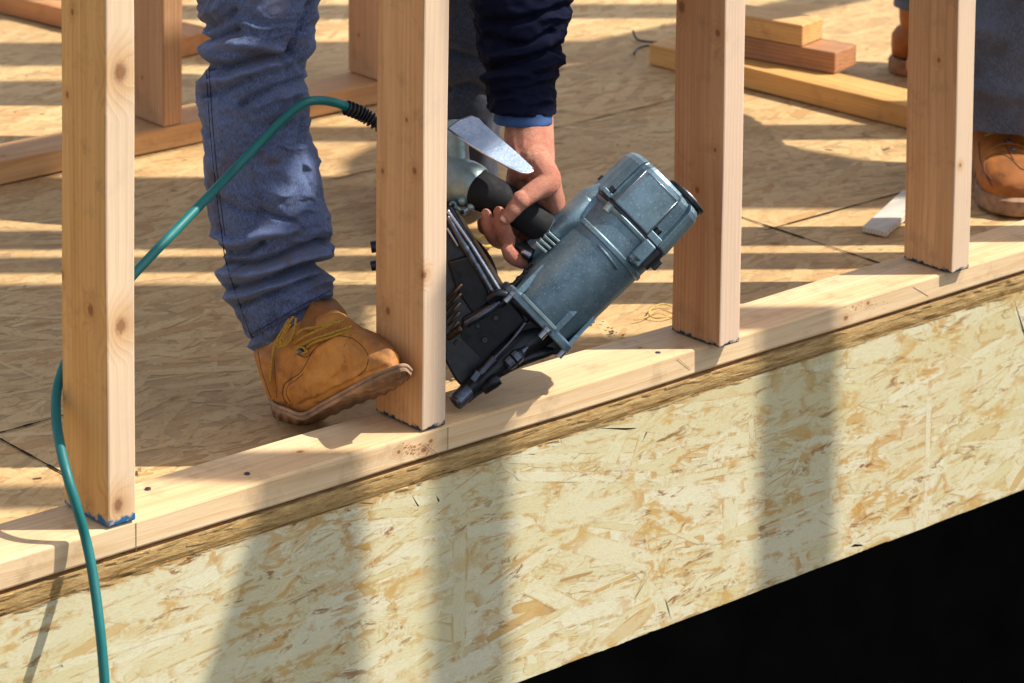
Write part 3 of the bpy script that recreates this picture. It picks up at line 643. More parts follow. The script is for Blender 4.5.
# sole: near welt line and far tread line
near = [(270, 402), (274, 408), (286, 413), (303, 418), (322, 408), (342, 397), (362, 386), (380, 377), (395, 371), (405, 369), (411, 374)]
far_ = [(272, 415), (276, 423), (288, 428), (304, 427), (326, 419), (346, 410), (366, 402), (384, 396), (398, 389), (407, 381), (412, 376)]
so = MB(); N = 64
na = smooth_path(near, N); fa = smooth_path(far_, N); vs = []
for i in range(N):
    (u, v), (u2, v2) = na[i], fa[i]; d = bd(u); hw = .052 * min(1, .35 + 4 * min(i / (N - 1), 1 - i / (N - 1)))
    lug = .0028 if (i // 2) % 2 else 0
    ring = [P(u, v - 2.6, d - hw * .82), P(u, v - 1, d - hw - .003), P(u + .5, v + 2.2, d - hw - .002), P(u + (u2 - u) * .25, v + (v2 - v) * .35 - lug * 500, d - hw * .75),
            P(u2, v2 - lug * 500, d + hw * .75), P(u2, v2 - 2, d + hw), P(u2, v2 - 6, d + hw * .9), P(u, v - 4, d + hw * .3)]
    vs += ring
fs = [[i * 8 + k, i * 8 + (k + 1) % 8, i * 8 + 8 + (k + 1) % 8, i * 8 + 8 + k] for i in range(N - 1) for k in range(8)] + [list(range(7, -1, -1)), list(range((N - 1) * 8, N * 8))]
so.add(vs, fs).build('sole', M['sole'], boot, bevel=.0012)
from mathutils.bvhtree import BVHTree
def on_surface(o, pts, off=.0004):
    me = o.data; w = wpos(o); bvh = BVHTree.FromPolygons([w @ v.co for v in me.vertices], [list(p.vertices) for p in me.polygons]); out = []
    for (u, v) in pts:
        d = Vector((u - CX) / CF * RT - (v - CY) / CF * UP + FW).normalized(); h_ = bvh.ray_cast(Vector(CT), d)
        if h_[0] is not None: out.append(np.array(h_[0] - d * off))
    return out
for sm_ in ([(287, 404), (283, 396), (284, 385), (292, 378), (300, 373), (307, 362), (313, 351), (322, 343), (338, 336), (352, 338)], [(290, 402), (286.5, 394), (288, 386), (296, 380), (303, 374)],
            [(273, 350), (275, 372), (277, 398)], [(352, 338), (362, 346), (368, 356), (366, 368), (358, 376)], [(258, 352), (262, 372), (271, 398)], [(296, 354), (306, 357), (314, 350)]):
    q = on_surface(boot, [tuple(x) for x in smooth_path([a + (0,) for a in sm_], 40)[:, :2]])
    if len(q) > 5: MB().tube(q, .0005, 6).build('seam', M['seam'], boot, smooth=True)
for sm_ in ([(206, 66), (208, 100), (211, 140), (216, 190), (222, 236), (226, 262), (238, 300), (252, 338)], [(209, 66), (211, 100), (214, 140), (219, 190), (225, 236)],
            [(251, 334), (268, 325), (290, 312), (310, 301), (330, 291)]):
    q = on_surface(jeans1, [tuple(x) for x in smooth_path([a + (0,) for a in sm_], 90)[:, :2]], .0001)
    if len(q) > 5: MB().tube(q, .0007, 6).build('seam', M['denimseam'], jeans1, smooth=True)
# welt stitching ridge, laces, eyelets
wl = MB().tube([P(u, v - 3.4, bd(u) - .050 * min(1, .35 + 4 * min(i / (N - 1), 1 - i / (N - 1)))) for i, (u, v) in enumerate(na)], .0026, 8); wl.build('welt', M['sole'], boot, smooth=True)
lc = MB()
def lace(pts, r=.0021, d0=-.052):
    q = smooth_path([P(p[0], p[1], bd(p[0]) + d0 + (p[2] if len(p) > 2 else 0)) for p in pts], 40); lc.tube(q, r * .8, 8)
lace([(293, 317), (287, 326), (282, 336), (276, 345), (272, 360), (270, 382)]); lace([(296, 318), (294, 332), (288, 343), (282, 346), (281, 338), (288, 326)])
lace([(289, 319), (282, 331), (276, 341), (273, 350), (272, 362), (269, 376)], .0019); lace([(291, 324), (284, 335), (277, 344), (280, 347), (288, 340)], .0018)
for k, (a, b) in enumerate((((294, 344), (344, 320)), ((299, 349), (352, 326)), ((303, 352), (350, 330)), ((292, 340), (338, 321)))):
    mu = (a[0] + b[0]) / 2; mv = (a[1] + b[1]) / 2 - 2 - k * .4
    lace([a + (.006,), (a[0] + 10, a[1] - 7 - k, 0), (mu, mv, .001), (b[0] - 8, b[1] + 3, .004), b + (.012,)], .0021, -.050)
lace([(308, 352), (302, 347), (297, 349), (300, 354), (306, 352)], .0018)
lc.build('laces', M['lace'], boot, smooth=True)
ey = MB(); c = P(301, 352, bd(301) - .050); ey.ball(c, .0042, 10, 6); ey.build('eyelet', M['darksteel'], boot, smooth=True)

# hand, forearm (one body mesh with the rest)
D0 = 3.84
h = []
tb = lambda pts, r: h.append(('tube', [P(*p) for p in pts], r))
tb([(528, 60, 3.95), (529, 108, 3.905), (530, 132, 3.882), (531, 158, 3.858)], [.026, .0262, .0262, .0255])           # forearm / wrist
tb([(521, 112, 3.90), (519, 140, 3.875), (524, 166, 3.852)], [.018, .019, .019]); tb([(539, 112, 3.90), (540, 140, 3.878), (541, 166, 3.852)], [.018, .018, .018]); tb([(550, 182, 3.842), (556, 205, 3.846), (560, 221, 3.85)], [.014, .012, .0095])
tb([(533, 158, 3.85), (552, 212, 3.862)], [.0205, .0150]); tb([(533, 158, 3.855), (543, 200, 3.868)], [.021, .0155])
tb([(528, 158, 3.86), (530, 190, 3.872)], [.020, .0150]); tb([(524, 158, 3.865), (517, 178, 3.876)], [.018, .014])
h.append(('ball', P(544, 182, 3.842), .0195)); h.append(('ball', P(552, 200, 3.853), .0165)); h.append(('ball', P(556, 213, 3.858), .0125))
tb([(540, 165, 3.840), (549, 182, 3.820), (536, 190, 3.808), (521, 201, 3.797), (513, 210, 3.793), (506, 219, 3.794)], [.0180, .0155, .0126, .0110, .0098, .0074])   # thumb
h.append(('ball', P(521, 200, 3.795), .0116)); h.append(('ball', P(508, 216, 3.793), .0088))
tb([(552, 212, 3.862), (551, 240, 3.874), (541, 259, 3.868), (524, 261, 3.842), (512, 256, 3.826), (507, 249, 3.820)], [.0140, .0115, .0108, .0100, .0098, .0078])  # index
tb([(543, 200, 3.868), (536, 230, 3.882), (523, 246, 3.872), (510, 243, 3.838), (503, 228, 3.812), (499, 212, 3.806)], [.0145, .0118, .0110, .0105, .0098, .0072])  # middle
tb([(530, 190, 3.872), (518, 222, 3.886), (506, 240, 3.880), (495, 238, 3.846), (489, 226, 3.820), (486, 214, 3.812)], [.0140, .0112, .0105, .0100, .0092, .0068])  # ring
tb([(517, 178, 3.876), (505, 208, 3.892), (493, 225, 3.888), (485, 228, 3.865), (482, 222, 3.850)], [.0125, .0098, .0092, .0085, .0064])                              # little
tb([(514, 122, 3.871), (515, 140, 3.860), (519, 160, 3.838)], [.0045, .0048, .0040]); tb([(522, 124, 3.870), (525, 150, 3.848)], [.004, .0035])                      # tendons
hv, hf = organic(h, .00125, 5)
# rest of the body, above the picture
sh = np.array([1.02, .42, 1.06]); hip = np.array([1.15, 1.02, .86]); kn1 = P(258, -150, 3.87); kn2 = P(478, -60, 4.62)
el = P(548, -150, 4.02); lsh = np.array([.66, .60, 1.15]); neck = np.array([.86, .38, 1.22]); head = np.array([.85, .22, 1.32])
b = []
bt = lambda pts, r: b.append(('tube', [np.array(p) for p in pts], r))
an1 = P(292, 325, 3.885); an2 = P(430, 180, 4.76)
bt([hip + (-.09, -.02, 0), kn1, P(258, 0, 3.90), P(264, 150, 3.90), an1, P(300, 385, 3.845), P(368, 368, 3.745)], [.095, .055, .046, .042, .030, .028, .020])
bt([hip + (.07, .02, 0), kn2, an2, A(414, 200, 2, .06)], [.095, .052, .034, .026])
bt([hip, (hip + neck) / 2, neck + (0, .04, -.04)], [.14, .15, .11]); bt([sh, neck, lsh], [.065, .075, .065])
bt([sh, el, P(528, 30, 3.97), P(528, 90, 3.93)], [.055, .042, .034, .024]); bt([lsh, lsh + (-.12, -.05, -.28), lsh + (.06, -.22, -.42)], [.055, .042, .028])
lh = lsh + (.06, -.22, -.42)
for k in range(4): bt([lh, lh + (.03, -.06 + .02 * k, -.05), lh + (.05, -.07 + .022 * k, -.10)], [.018, .010, .007])
bt([lh, lh + (.04, .03, -.03), lh + (.06, .02, -.07)], [.014, .010, .008])
bt([neck, head], [.055, .06]); b.append(('ball', head + (0, -.01, .02), .092, (.85, 1.0, 1.15))); b.append(('ball', head + (0, -.10, -.01), .018, (.8, 1.3, 1)))
b.append(('ball', head + (-.085, 0, 0), .02, (.5, 1, 1.4))); b.append(('ball', head + (.085, 0, 0), .02, (.5, 1, 1.4))); b.append(('ball', head + (0, -.085, -.05), .022, (1.4, .6, .5)))
bv, bf = organic(b, .009, 4)
nb_ = len(bv); allv = np.vstack([bv, hv]); allf = bf + [[i + nb_ for i in f] for f in hf]
body = obj('body', allv, allf, M['skin'], w1, smooth=True)
# thumb nail
tn = MB(); c = P(506.5, 217, 3.7868); ax1 = (P(506.5, 217, 3.785) - P(513, 208, 3.786)); ax1 /= np.linalg.norm(ax1); ax2 = np.cross(ax1, -FW); ax2 /= np.linalg.norm(ax2); ax3 = np.cross(ax1, ax2)
pts = []; fcs = []
for i in range(9):
    for k in range(9):
        p = (i - 4) / 4; q = (k - 4) / 4; w = .0056 * (1 - .18 * p * p)
        pts.append(c + ax1 * p * .0068 + ax2 * q * w + (-FW) * (.0012 - .0035 * q * q - .0012 * p * p))
for i in range(8):
    for k in range(8): fcs.append([i * 9 + k, i * 9 + k + 1, i * 9 + 10 + k, i * 9 + 9 + k])
tn.add(pts, fcs).build('thumb_nail', M['nailskin'], body, smooth=True)

# sleeve and cuff
sl_rows = [(472, -80, 590, -84, 4.0, .075), (472, -40, 580, -44, 3.98, .072), (473, 0, 571, -2, 3.96, .066), (475, 16, 569, 14, 3.955, .064), (477, 30, 565, 28, 3.95, .060), (479, 42, 562, 42, 3.945, .058), (481, 54, 563, 56, 3.94, .056), (484, 66, 558, 68, 3.93, .053), (485, 80, 555, 80, 3.92, .050), (488, 95, 553, 96, 3.91, .048), (490, 106, 554, 108, 3.905, .048), (491, 110, 553, 112, 3.905, .046)]
sf = [(J((484, 36), (510, 44), (530, 46), (552, 32)), 4, -.008), (J((486, 70), (512, 64), (530, 60), (562, 48)), 4, -.008), (J((488, 78), (520, 74), (556, 60)), 5, .006),
      (J((486, 22), (515, 22), (545, 14), (566, 6)), 4, -.006), (J((495, 56), (520, 52), (545, 44)), 4, .005), (J((490, 96), (520, 90), (552, 84)), 4, -.004)]
add_loft('jacket_sleeve', M['jacket'], w1, sl_rows, n=190, seg=120, folds=sf, noise_amp=.0015, noise_f=20, capped=False, crumple=.006)
cf = [(498, 98, 548, 99, 3.905, .034), (495, 109, 552, 109, 3.903, .041), (494, 116, 553, 117, 3.90, .043), (493.5, 121, 553, 121.5, 3.898, .042), (495, 121.6, 551, 122.1, 3.898, .040), (497, 116, 549, 117, 3.898, .039)]
add_loft('shirt_cuff', M['cuff'], w1, cf, n=50, seg=70, noise_amp=.0012, noise_f=24, capped=False)
# clothing of the unseen upper body
jb = [];
jb.append(('tube', [hip + (0, 0, .02), (hip + neck) / 2, neck + (0, .05, -.05)], [.155, .168, .12])); jb.append(('tube', [sh, neck + (0, .02, -.02), lsh], [.08, .085, .08]))
jb.append(('tube', [sh, el, P(530, -60, 3.99)], [.072, .064, .062])); jb.append(('tube', [lsh, lsh + (-.12, -.05, -.28), lsh + (.03, -.17, -.38)], [.07, .056, .042]))
v_, f_ = organic(jb, .010, 4); obj('jacket', v_, f_, M['jacket'], w1, smooth=True)
tb_ = [('tube', [hip + (-.09, -.02, 0), kn1, P(258, -60, 3.89)], [.118, .085, .074]), ('tube', [hip + (.07, .02, 0), kn2, P(475, -50, 4.62)], [.118, .080, .07]), ('tube', [hip + (-.06, 0, .03), hip + (.06, 0, .03)], [.14, .14])]
v_, f_ = organic(tb_, .010, 4); obj('trouser_seat', v_, f_, M['denim'], w1, smooth=True)
hm = MB()
hm.v = []; rr_ = 20
for i in range(9):
    t = i / 8 * 1.57
    for k in range(24):
        a = k / 24 * 6.2832; hm.v.append(tuple(head + (0, -.005, .05) + np.array([.118 * math.cos(t) * math.cos(a), .142 * math.cos(t) * math.sin(a), .115 * math.sin(t)])))
hm.f = [[i * 24 + k, i * 24 + (k + 1) % 24, (i + 1) * 24 + (k + 1) % 24, (i + 1) * 24 + k] for i in range(8) for k in range(24)]
hm.build('hard_hat', M['helmet'], w1, smooth=True)

# ------------------------------------------------------------------ world-space boot for the other boots
def boot_world(parent, ankle, ang, mat, lace_on=True, name='boot'):
    "toe points along +x of the local frame turned by ang"
    ca, sa = math.cos(ang), math.sin(ang)
    def W(x, y, z): return (ankle[0] + x * ca - y * sa, ankle[1] + x * sa + y * ca, ankle[2] + z)
    def lo(stn, n, seg, nm, mt, par, pw=2.4, na_=.0012):
        s = smooth_path(stn, n); vs = []; th = np.linspace(0, 2 * math.pi, seg, endpoint=False)
        for (cx_, cz, rx, ry, tilt) in s:
            for a in th:
                c_ = np.sign(math.cos(a)) * abs(math.cos(a)) ** (2 / pw); s_ = np.sign(math.sin(a)) * abs(math.sin(a)) ** (2 / pw)
                vs.append(W(cx_ + rx * c_ * math.cos(tilt), ry * s_, cz + rx * c_ * math.sin(tilt)))
        vs = np.array(vs); vs = vs + (vnoise(vs, 3, 15) * na_ + (.5 - np.abs(vnoise(vs * np.array([1, 1, 2]), 8, 13))) * .004)[:, None] * np.array([.5, .5, .3])
        fs = [[i * seg + k, i * seg + (k + 1) % seg, (i + 1) * seg + (k + 1) % seg, (i + 1) * seg + k] for i in range(n - 1) for k in range(seg)] + [list(range(seg - 1, -1, -1)), list(range((n - 1) * seg, n * seg))]
        m = MB(); m.add(vs, fs); return m.build(nm, mt, par, smooth=True)
    q = math.pi / 2
    # upper: sections swept from the shaft forward to the toe (vertical discs tilt from flat to upright)
    up_ = lo([(-.01, .17, .056, .050, 0), (-.008, .13, .056, .048, .05), (0, .095, .062, .045, .25), (.025, .066, .062, .046, .75), (.065, .052, .046, .048, 1.25), (.11, .046, .036, .051, 1.5), (.155, .045, .032, .052, q), (.185, .043, .027, .046, q), (.205, .040, .018, .032, q), (.212, .038, .008, .012, q)], 60, 40, name, mat, parent)
    lo([(-.075, .050, .020, .022, q), (-.060, .055, .030, .036, q), (-.03, .058, .038, .042, q), (.02, .056, .036, .043, q), (.05, .05, .03, .043, q)], 20, 32, 'heel_counter', mat, up_)
    sm = MB(); out = [(-.082, 0), (-.072, -.028), (-.04, -.038), (.02, -.036), (.08, -.045), (.14, -.054), (.19, -.047), (.217, -.02), (.22, .012), (.20, .042), (.15, .055), (.08, .046), (.02, .037), (-.04, .038), (-.072, .028)]
    oc = smooth_path(out + [out[0]], 60)[:-1]; n_ = len(oc); vs = []
    for (k, z) in ((.97, .0), (1, .004), (1, .016), (1.0, .024), (.96, .028)):
        for (x, y) in oc: vs.append(W(.06 + (x - .06) * k, y * k, z + (.004 if (x > .16) else 0)))
    fs = [[r * n_ + i, r * n_ + (i + 1) % n_, (r + 1) * n_ + (i + 1) % n_, (r + 1) * n_ + i] for r in range(4) for i in range(n_)] + [list(range(n_ - 1, -1, -1)), list(range(4 * n_, 5 * n_))]
    sm.add(vs, fs).build('sole', M['sole'], up_, smooth=False)
    tc = MB().tube(smooth_path([W(.115, -.052, .035), W(.12, -.046, .062), (np.array(W(.112, -.02, .083))), (np.array(W(.108, .0, .086))), (np.array(W(.112, .02, .083))), W(.12, .046, .062), W(.115, .052, .035)], 30), .0016, 6)
    tc.build('toe_seam', M['collar'], up_, smooth=True)
    if lace_on:
        l_ = MB()
        for k in range(4):
            x = .075 - .02 * k; z = .098 + .013 * k; l_.tube(smooth_path([W(x, -.032, z - .010), W(x + .006, 0, z + .008), W(x, .032, z - .010)], 12), .0022, 6); l_.tube(smooth_path([W(x, -.032, z - .010), W(x - .008, 0, z + .016), W(x - .018, .032, z + .004)], 12), .0022, 6)
        l_.build('laces', M['lace'], up_, smooth=True)
    return up_
def leg_world(parent, pts, rad, mat, name, seed=1, folds=14):
    n = 90; seg = 56; p = smooth_path(pts, n); r = np.interp(np.linspace(0, 1, n), np.linspace(0, 1, len(rad)), rad)
    m = MB(); m.tube(p, r, seg, caps=False); v = np.array(m.v); c = np.repeat(p, seg, 0); nn = v - c; nn /= np.linalg.norm(nn, axis=1)[:, None]
    rs = np.random.default_rng(seed); d = vnoise(v, seed, 9) * .004
    for _ in range(folds):
        zc = rs.uniform(v[:, 2].min(), v[:, 2].max() * .8 + v[:, 2].min() * .2); az = rs.uniform(0, 6.28); tl = rs.uniform(-.5, .5)
        an = np.arctan2(nn[:, 1], nn[:, 0]); da = np.angle(np.exp(1j * (an - az))); d += rs.choice([-1, 1]) * .011 * np.exp(-((v[:, 2] - zc - tl * .05 * da) / .009) ** 2) * np.exp(-(da / 1.1) ** 2)
    m.v = (v + nn * d[:, None]).tolist(); return m.build(name, mat, parent, smooth=True)
# second boot of the first worker
bw = A(416, 196, 2, 0); boot_world(w1, (bw[0], bw[1], 0), math.radians(-130), M['boot'])
# ------------------------------------------------------------------ second worker on the right
toeA = A(1016, 214, 2, 0)
dirA = np.array([-.66, -.75])
ankA = np.array([toeA[0], toeA[1]]) - dirA * .19
anB = A(934, 72, 2, 0)
w2 = thing('person', (float(ankA[0]), float(ankA[1]), 0), 'standing worker in grey denim and brown boots cut off at the right edge', 'person')
angA = math.atan2(dirA[1], dirA[0])
bA = boot_world(w2, (ankA[0], ankA[1], 0), angA, M['boot_dark'])
ankB = np.array([anB[0], anB[1]]); boot_world(w2, (ankB[0], ankB[1], 0), math.radians(-42), M['boot_dark'])
bpy.context.view_layer.update()
for sm_ in ([(979, 142), (980, 158), (984, 170), (992, 180)], [(990, 182), (984, 168), (987, 158), (998, 154), (1010, 158), (1020, 168), (1026, 170)], [(992, 186), (986, 176)], [(1004, 140), (1008, 150), (1014, 160)]):
    q = on_surface(bA, [tuple(x) for x in smooth_path([a + (0,) for a in sm_], 30)[:, :2]])
    if len(q) > 5: MB().tube(q, .0011, 6).build('seam', M['seam'], bA, smooth=True)
for e_ in ((1013, 150), (1009, 142)):
    q = on_surface(bA, [e_]);
    if q: MB().ball(q[0], .0045, 10, 6).build('eyelet', M['darksteel'], bA, smooth=True)
hp = np.array([(ankA[0] + ankB[0]) / 2 + .22, (ankA[1] + ankB[1]) / 2 + .05, .93])
leg_world(w2, [(ankA[0] - .01, ankA[1] - .02, .088), (ankA[0] + .02, ankA[1], .3), (ankA[0] + .06, ankA[1], .5), tuple(hp + (0, -.09, -.05))], [.102, .094, .092, .12], M['denim_dark'], 'jeans_leg', 5, 40)
leg_world(w2, [(ankB[0], ankB[1], .115), (ankB[0] + .02, ankB[1], .3), (ankB[0] + .08, ankB[1], .5), tuple(hp + (0, .09, -.05))], [.074, .078, .088, .12], M['denim_dark'], 'jeans_leg', 8)
b = []
bt([hp + (0, -.09, 0), (ankA[0] + .05, ankA[1], .5), (ankA[0], ankA[1], .09), (ankA[0] + dirA[0] * .15, ankA[1] + dirA[1] * .15, .045)], [.09, .052, .035, .026])
bt([hp + (0, .09, 0), (ankB[0] + .07, ankB[1], .5), (ankB[0], ankB[1], .09), (ankB[0] - .12, ankB[1] - .07, .045)], [.09, .052, .035, .026])
ch = hp + (.05, 0, .45); bt([hp, hp + (.02, 0, .25), ch], [.14, .13, .14]); bt([ch + (0, -.17, .06), ch + (0, .17, .06)], [.06, .06]); hd = ch + (0, 0, .30); bt([ch, hd], [.06, .055])
b.append(('ball', hd + (0, 0, .06), .09, (1, .85, 1.2))); b.append(('ball', hd + (-.095, 0, .04), .018, (1.3, .8, 1))); b.append(('ball', hd + (0, -.08, .05), .02, (1, .5, 1.4))); b.append(('ball', hd + (0, .08, .05), .02, (1, .5, 1.4)))
for s in (-1, 1):
    bt([ch + (0, .19 * s, .05), ch + (.02, .24 * s, -.24), ch + (-.06, .24 * s, -.47)], [.052, .042, .028]); hh = ch + (-.06, .24 * s, -.50)
    for k in range(4): bt([hh, hh + (-.02 + .014 * k, 0, -.06), hh + (-.025 + .018 * k, -.01 * s, -.10)], [.018, .010, .007])
    bt([hh, hh + (-.04, -.01 * s, -.03), hh + (-.05, -.01 * s, -.06)], [.014, .010, .008])
v_, f_ = organic(b, .009, 4); obj('body', v_, f_, M['skin'], w2, smooth=True)
jb = [('tube', [hp + (0, 0, .03), hp + (.02, 0, .25), ch], [.158, .15, .16]), ('tube', [ch + (0, -.17, .06), ch + (0, .17, .06)], [.078, .078])]
for s in (-1, 1): jb.append(('tube', [ch + (0, .19 * s, .05), ch + (.02, .24 * s, -.24), ch + (-.05, .24 * s, -.44)], [.068, .056, .042]))
v_, f_ = organic(jb, .011, 4); obj('jacket', v_, f_, M['jacket'], w2, smooth=True)
v_, f_ = organic([('tube', [hp + (0, -.08, -.05), hp + (0, .08, -.05)], [.135, .135]), ('ball', hp + (0, 0, 0), .15)], .011, 4); obj('trouser_seat', v_, f_, M['denim_dark'], w2, smooth=True)
hm2 = MB(); hm2.v = [tuple(np.array(p) - (head + (0, -.005, .05)) + hd + (0, 0, .11)) for p in hm.v]; hm2.f = hm.f; hm2.build('hard_hat', M['helmet'], w2, smooth=True)

# ------------------------------------------------------------------ nail gun
gun = thing('nail_gun', tuple(A(455, 403, 2, .05)), 'blue grey pneumatic coil nail gun held with its nose on the plate', 'nail gun')
TI = .15
def gd(u, v): return D0 + TI * ((u - 601) - (v - 251)) / math.sqrt(2) / 805
def G(u, v, c=0.0): return P(u, v, gd(u, v) - c)
a_ = G(666, 184) - G(536, 317); GL = np.linalg.norm(a_); GA = a_ / GL
GB = RT * .7071 - UP * .7071; GB = GB - GA * (GB @ GA); GB /= np.linalg.norm(GB); GC = np.cross(GA, GB); GC = GC if GC @ FW < 0 else -GC
O0 = G(536, 317); PXM = 1 / 805.0
def L(t, b, c): return O0 + GA * (t * PXM * GL / (186 * PXM)) + GB * (b * PXM) + GC * (c * PXM)       # photo-pixel sized units
def lathe_box(secs, name, mat, parent, seg=64, bevel=0, smooth=True):
    "secs: (t, rb, rc, power, ob, oc)"
    m = MB(); vs = []
    for (t, rb, rc, pw, ob, oc) in secs:
        for k in range(seg):
            a = 2 * math.pi * k / seg; c_ = math.cos(a); s_ = math.sin(a)
            c_ = math.copysign(abs(c_) ** (2 / pw), c_); s_ = math.copysign(abs(s_) ** (2 / pw), s_); vs.append(L(t, ob + rb * c_, oc + rc * s_))
    n = len(secs); fs = [[i * seg + k, i * seg + (k + 1) % seg, (i + 1) * seg + (k + 1) % seg, (i + 1) * seg + k] for i in range(n - 1) for k in range(seg)] + [list(range(seg - 1, -1, -1)), list(range((n - 1) * seg, n * seg))]
    o = m.add(vs, fs).build(name, mat, parent, smooth=smooth, bevel=bevel)
    if smooth:
        for p in o.data.polygons:
            if len(p.vertices) > 4: p.use_smooth = False
        e = o.modifiers.new('es', 'EDGE_SPLIT'); e.split_angle = math.radians(38)
    return o
cyl = lathe_box([(5, 36, 38, 2.6, 0, 0), (12, 38, 40, 2.4, 0, 0), (34, 42.5, 43, 2.1, 0, 0), (96, 44.5, 44.5, 2.05, 0, 0), (97, 46.3, 46.3, 2.05, 0, 0), (101, 46.3, 46.3, 2.05, 0, 0), (102.5, 44.8, 44.8, 2.05, 0, 0), (124, 45, 45, 2.1, 0, 0), (126, 47, 47, 2.2, 0, 0), (129, 47.3, 47.3, 2.3, 0, 0), (130, 46.5, 46.5, 2.3, 0, 0)], 'cylinder', M['cast'], gun, seg=96)
lathe_box([(-4, 42, 38, 6, 0, 0), (-3, 43, 39, 6, 0, 0), (3, 43, 39, 6, 0, 0), (5, 41, 37, 6, 0, 0)], 'flange', M['cast'], gun)
lathe_box([(130, 46, 46, 3, 0, 0), (132.5, 46, 46, 3, 0, 0)], 'gasket', M['black'], gun)
# cap: faceted block with raised face and bolt channels
prof = [(-47, -20), (-47, 8), (-44, 20), (-38, 31), (-36, 25), (-33, 26), (-31, 40), (-26, 43), (-5, 46), (12, 44), (14, 41), (17, 27), (29, 24), (31, 33), (37, 30), (44, 20), (47, 8), (47, -20), (38, -38), (18, -46), (-18, -46), (-38, -38)]
cm = MB(); vs = []; NP = len(prof)
secs = [(133, .99, 1), (134.5, 1.02, 1), (178, .985, 1), (183, .955, 1), (187, .88, 1)]
for (t, k, _) in secs:
    for (pb, pc) in prof: vs.append(L(t, pb * k, pc * k))
fs = [[i * NP + k, i * NP + (k + 1) % NP, (i + 1) * NP + (k + 1) % NP, (i + 1) * NP + k] for i in range(len(secs) - 1) for k in range(NP)] + [list(range(NP - 1, -1, -1)), list(range((len(secs) - 1) * NP, len(secs) * NP))]
cap = cm.add(vs, fs).build('cap', M['cast'], gun, bevel=.0014)
# blocks closing the channels towards the seam, with bolt heads
for (b0, b1, c0_, t0, t1) in ((14, 30, 30, 133, 141), (-47, -36, 22, 133, 138)):
    MB().obox(L((t0 + t1) / 2, (b0 + b1) / 2, c0_ + 3), (GA, GB, GC), ((t1 - t0) / 2 * PXM, (b1 - b0) / 2 * PXM, 6 * PXM)).build('cap_lug', M['cast'], cap)
for (t, bb, c) in ((146, 21, 31), (143, -39.5, 28), (146, -46, -18)):
    MB().tube([L(t - 5, bb, c), L(t + 1, bb, c), L(t + 2, bb, c)], [3.6 * PXM, 3.6 * PXM, 2.2 * PXM], 6).build('cap_bolt', M['black'], cap)
we = MB()
for q in ([(135, 12, 44.6), (178, 11.9, 43.6)], [(178.5, -28, 42), (178.5, -5, 45.6), (178.5, 11.5, 43.6)], [(135, -31, 40.6), (178, -30.6, 39.6)], [(183.5, -30, 37), (183.5, -5, 43.6), (183.5, 11, 42)]):
    we.tube([L(*x) for x in q], .33 * PXM, 6)
    we.build('worn_edge_highlight', M['hookedge'], cap, smooth=True); we = MB()  # bright tubes draw edge wear together with the edge highlight
dfl = MB().tube([L(184, 24, 0), L(189, 24, 0), L(190, 24, 0), L(193, 24, 0), L(194.5, 24, 0)], np.array([21, 21, 23, 23, 19]) * PXM, 40); dfl.build('exhaust_deflector', M['black'], cap, smooth=False)
MB().tube([L(194, 24, 0), L(196, 24, 0)], np.array([14, 12]) * PXM, 30).build('deflector_plate', M['steel'], cap)
# ear lug with bolt on the near side of the seam and ribs
MB().obox(L(118, 22, 42), (GA, GB, GC), (13 * PXM, 7 * PXM, 5 * PXM), .0016).tube([L(104, 21, 42), L(112, 21, 43)], [3 * PXM, 7 * PXM], 14).build('seam_lug', M['cast'], cyl)
MB().tube([L(110, 33, 34), L(131, 34, 34)], np.array([7, 7]) * PXM, 16).build('seam_bolt', M['black'], cyl)
MB().obox(L(122, 47, 4), (GA, GB, GC), (6 * PXM, 3 * PXM, 11 * PXM), .0012).build('side_port', M['black'], cyl)
MB().tube([L(92, -14, 43.6), L(91, 2, 45.2), L(89, 16, 43)], [1.6 * PXM] * 3, 8).build('rib', M['cast'], cyl, smooth=True)
MB().tube([L(132, -30, 34), L(121, -30, 35)], [6 * PXM, 4.5 * PXM], 14).build('seam_boss', M['cast_pale'], cyl, smooth=False)
# gussets from flange to cylinder
for (b0, b1) in ((-37, -31), (12, 18), (35, 39)):
    gm = MB(); hh = 37 if abs(b0) < 30 else 26
    q = [L(3, b0, hh - 14), L(3, b0, hh + 3), L(26, b0, hh + 4 if hh > 30 else hh), L(40, b0, hh), L(40, b0, hh - 14)]
    gm.prism(q, GB * (b1 - b0) * PXM).build('gusset', M['cast'], cyl)
MB().obox(L(4.5, -9, 40), (GA, GB, GC), (1.8 * PXM, 24 * PXM, 3 * PXM), .0008).build('flange_lip', M['cast_pale'], cyl)
for (bb, cc) in ((-38, 30), (9, 41), (38, 26)):
    MB().tube([L(-12, bb, cc), L(-4, bb, cc), L(-3.5, bb, cc), L(0, bb, cc)], np.array([3.6, 3.6, 5, 5]) * PXM, 12).build('flange_bolt', M['steel'], cyl)
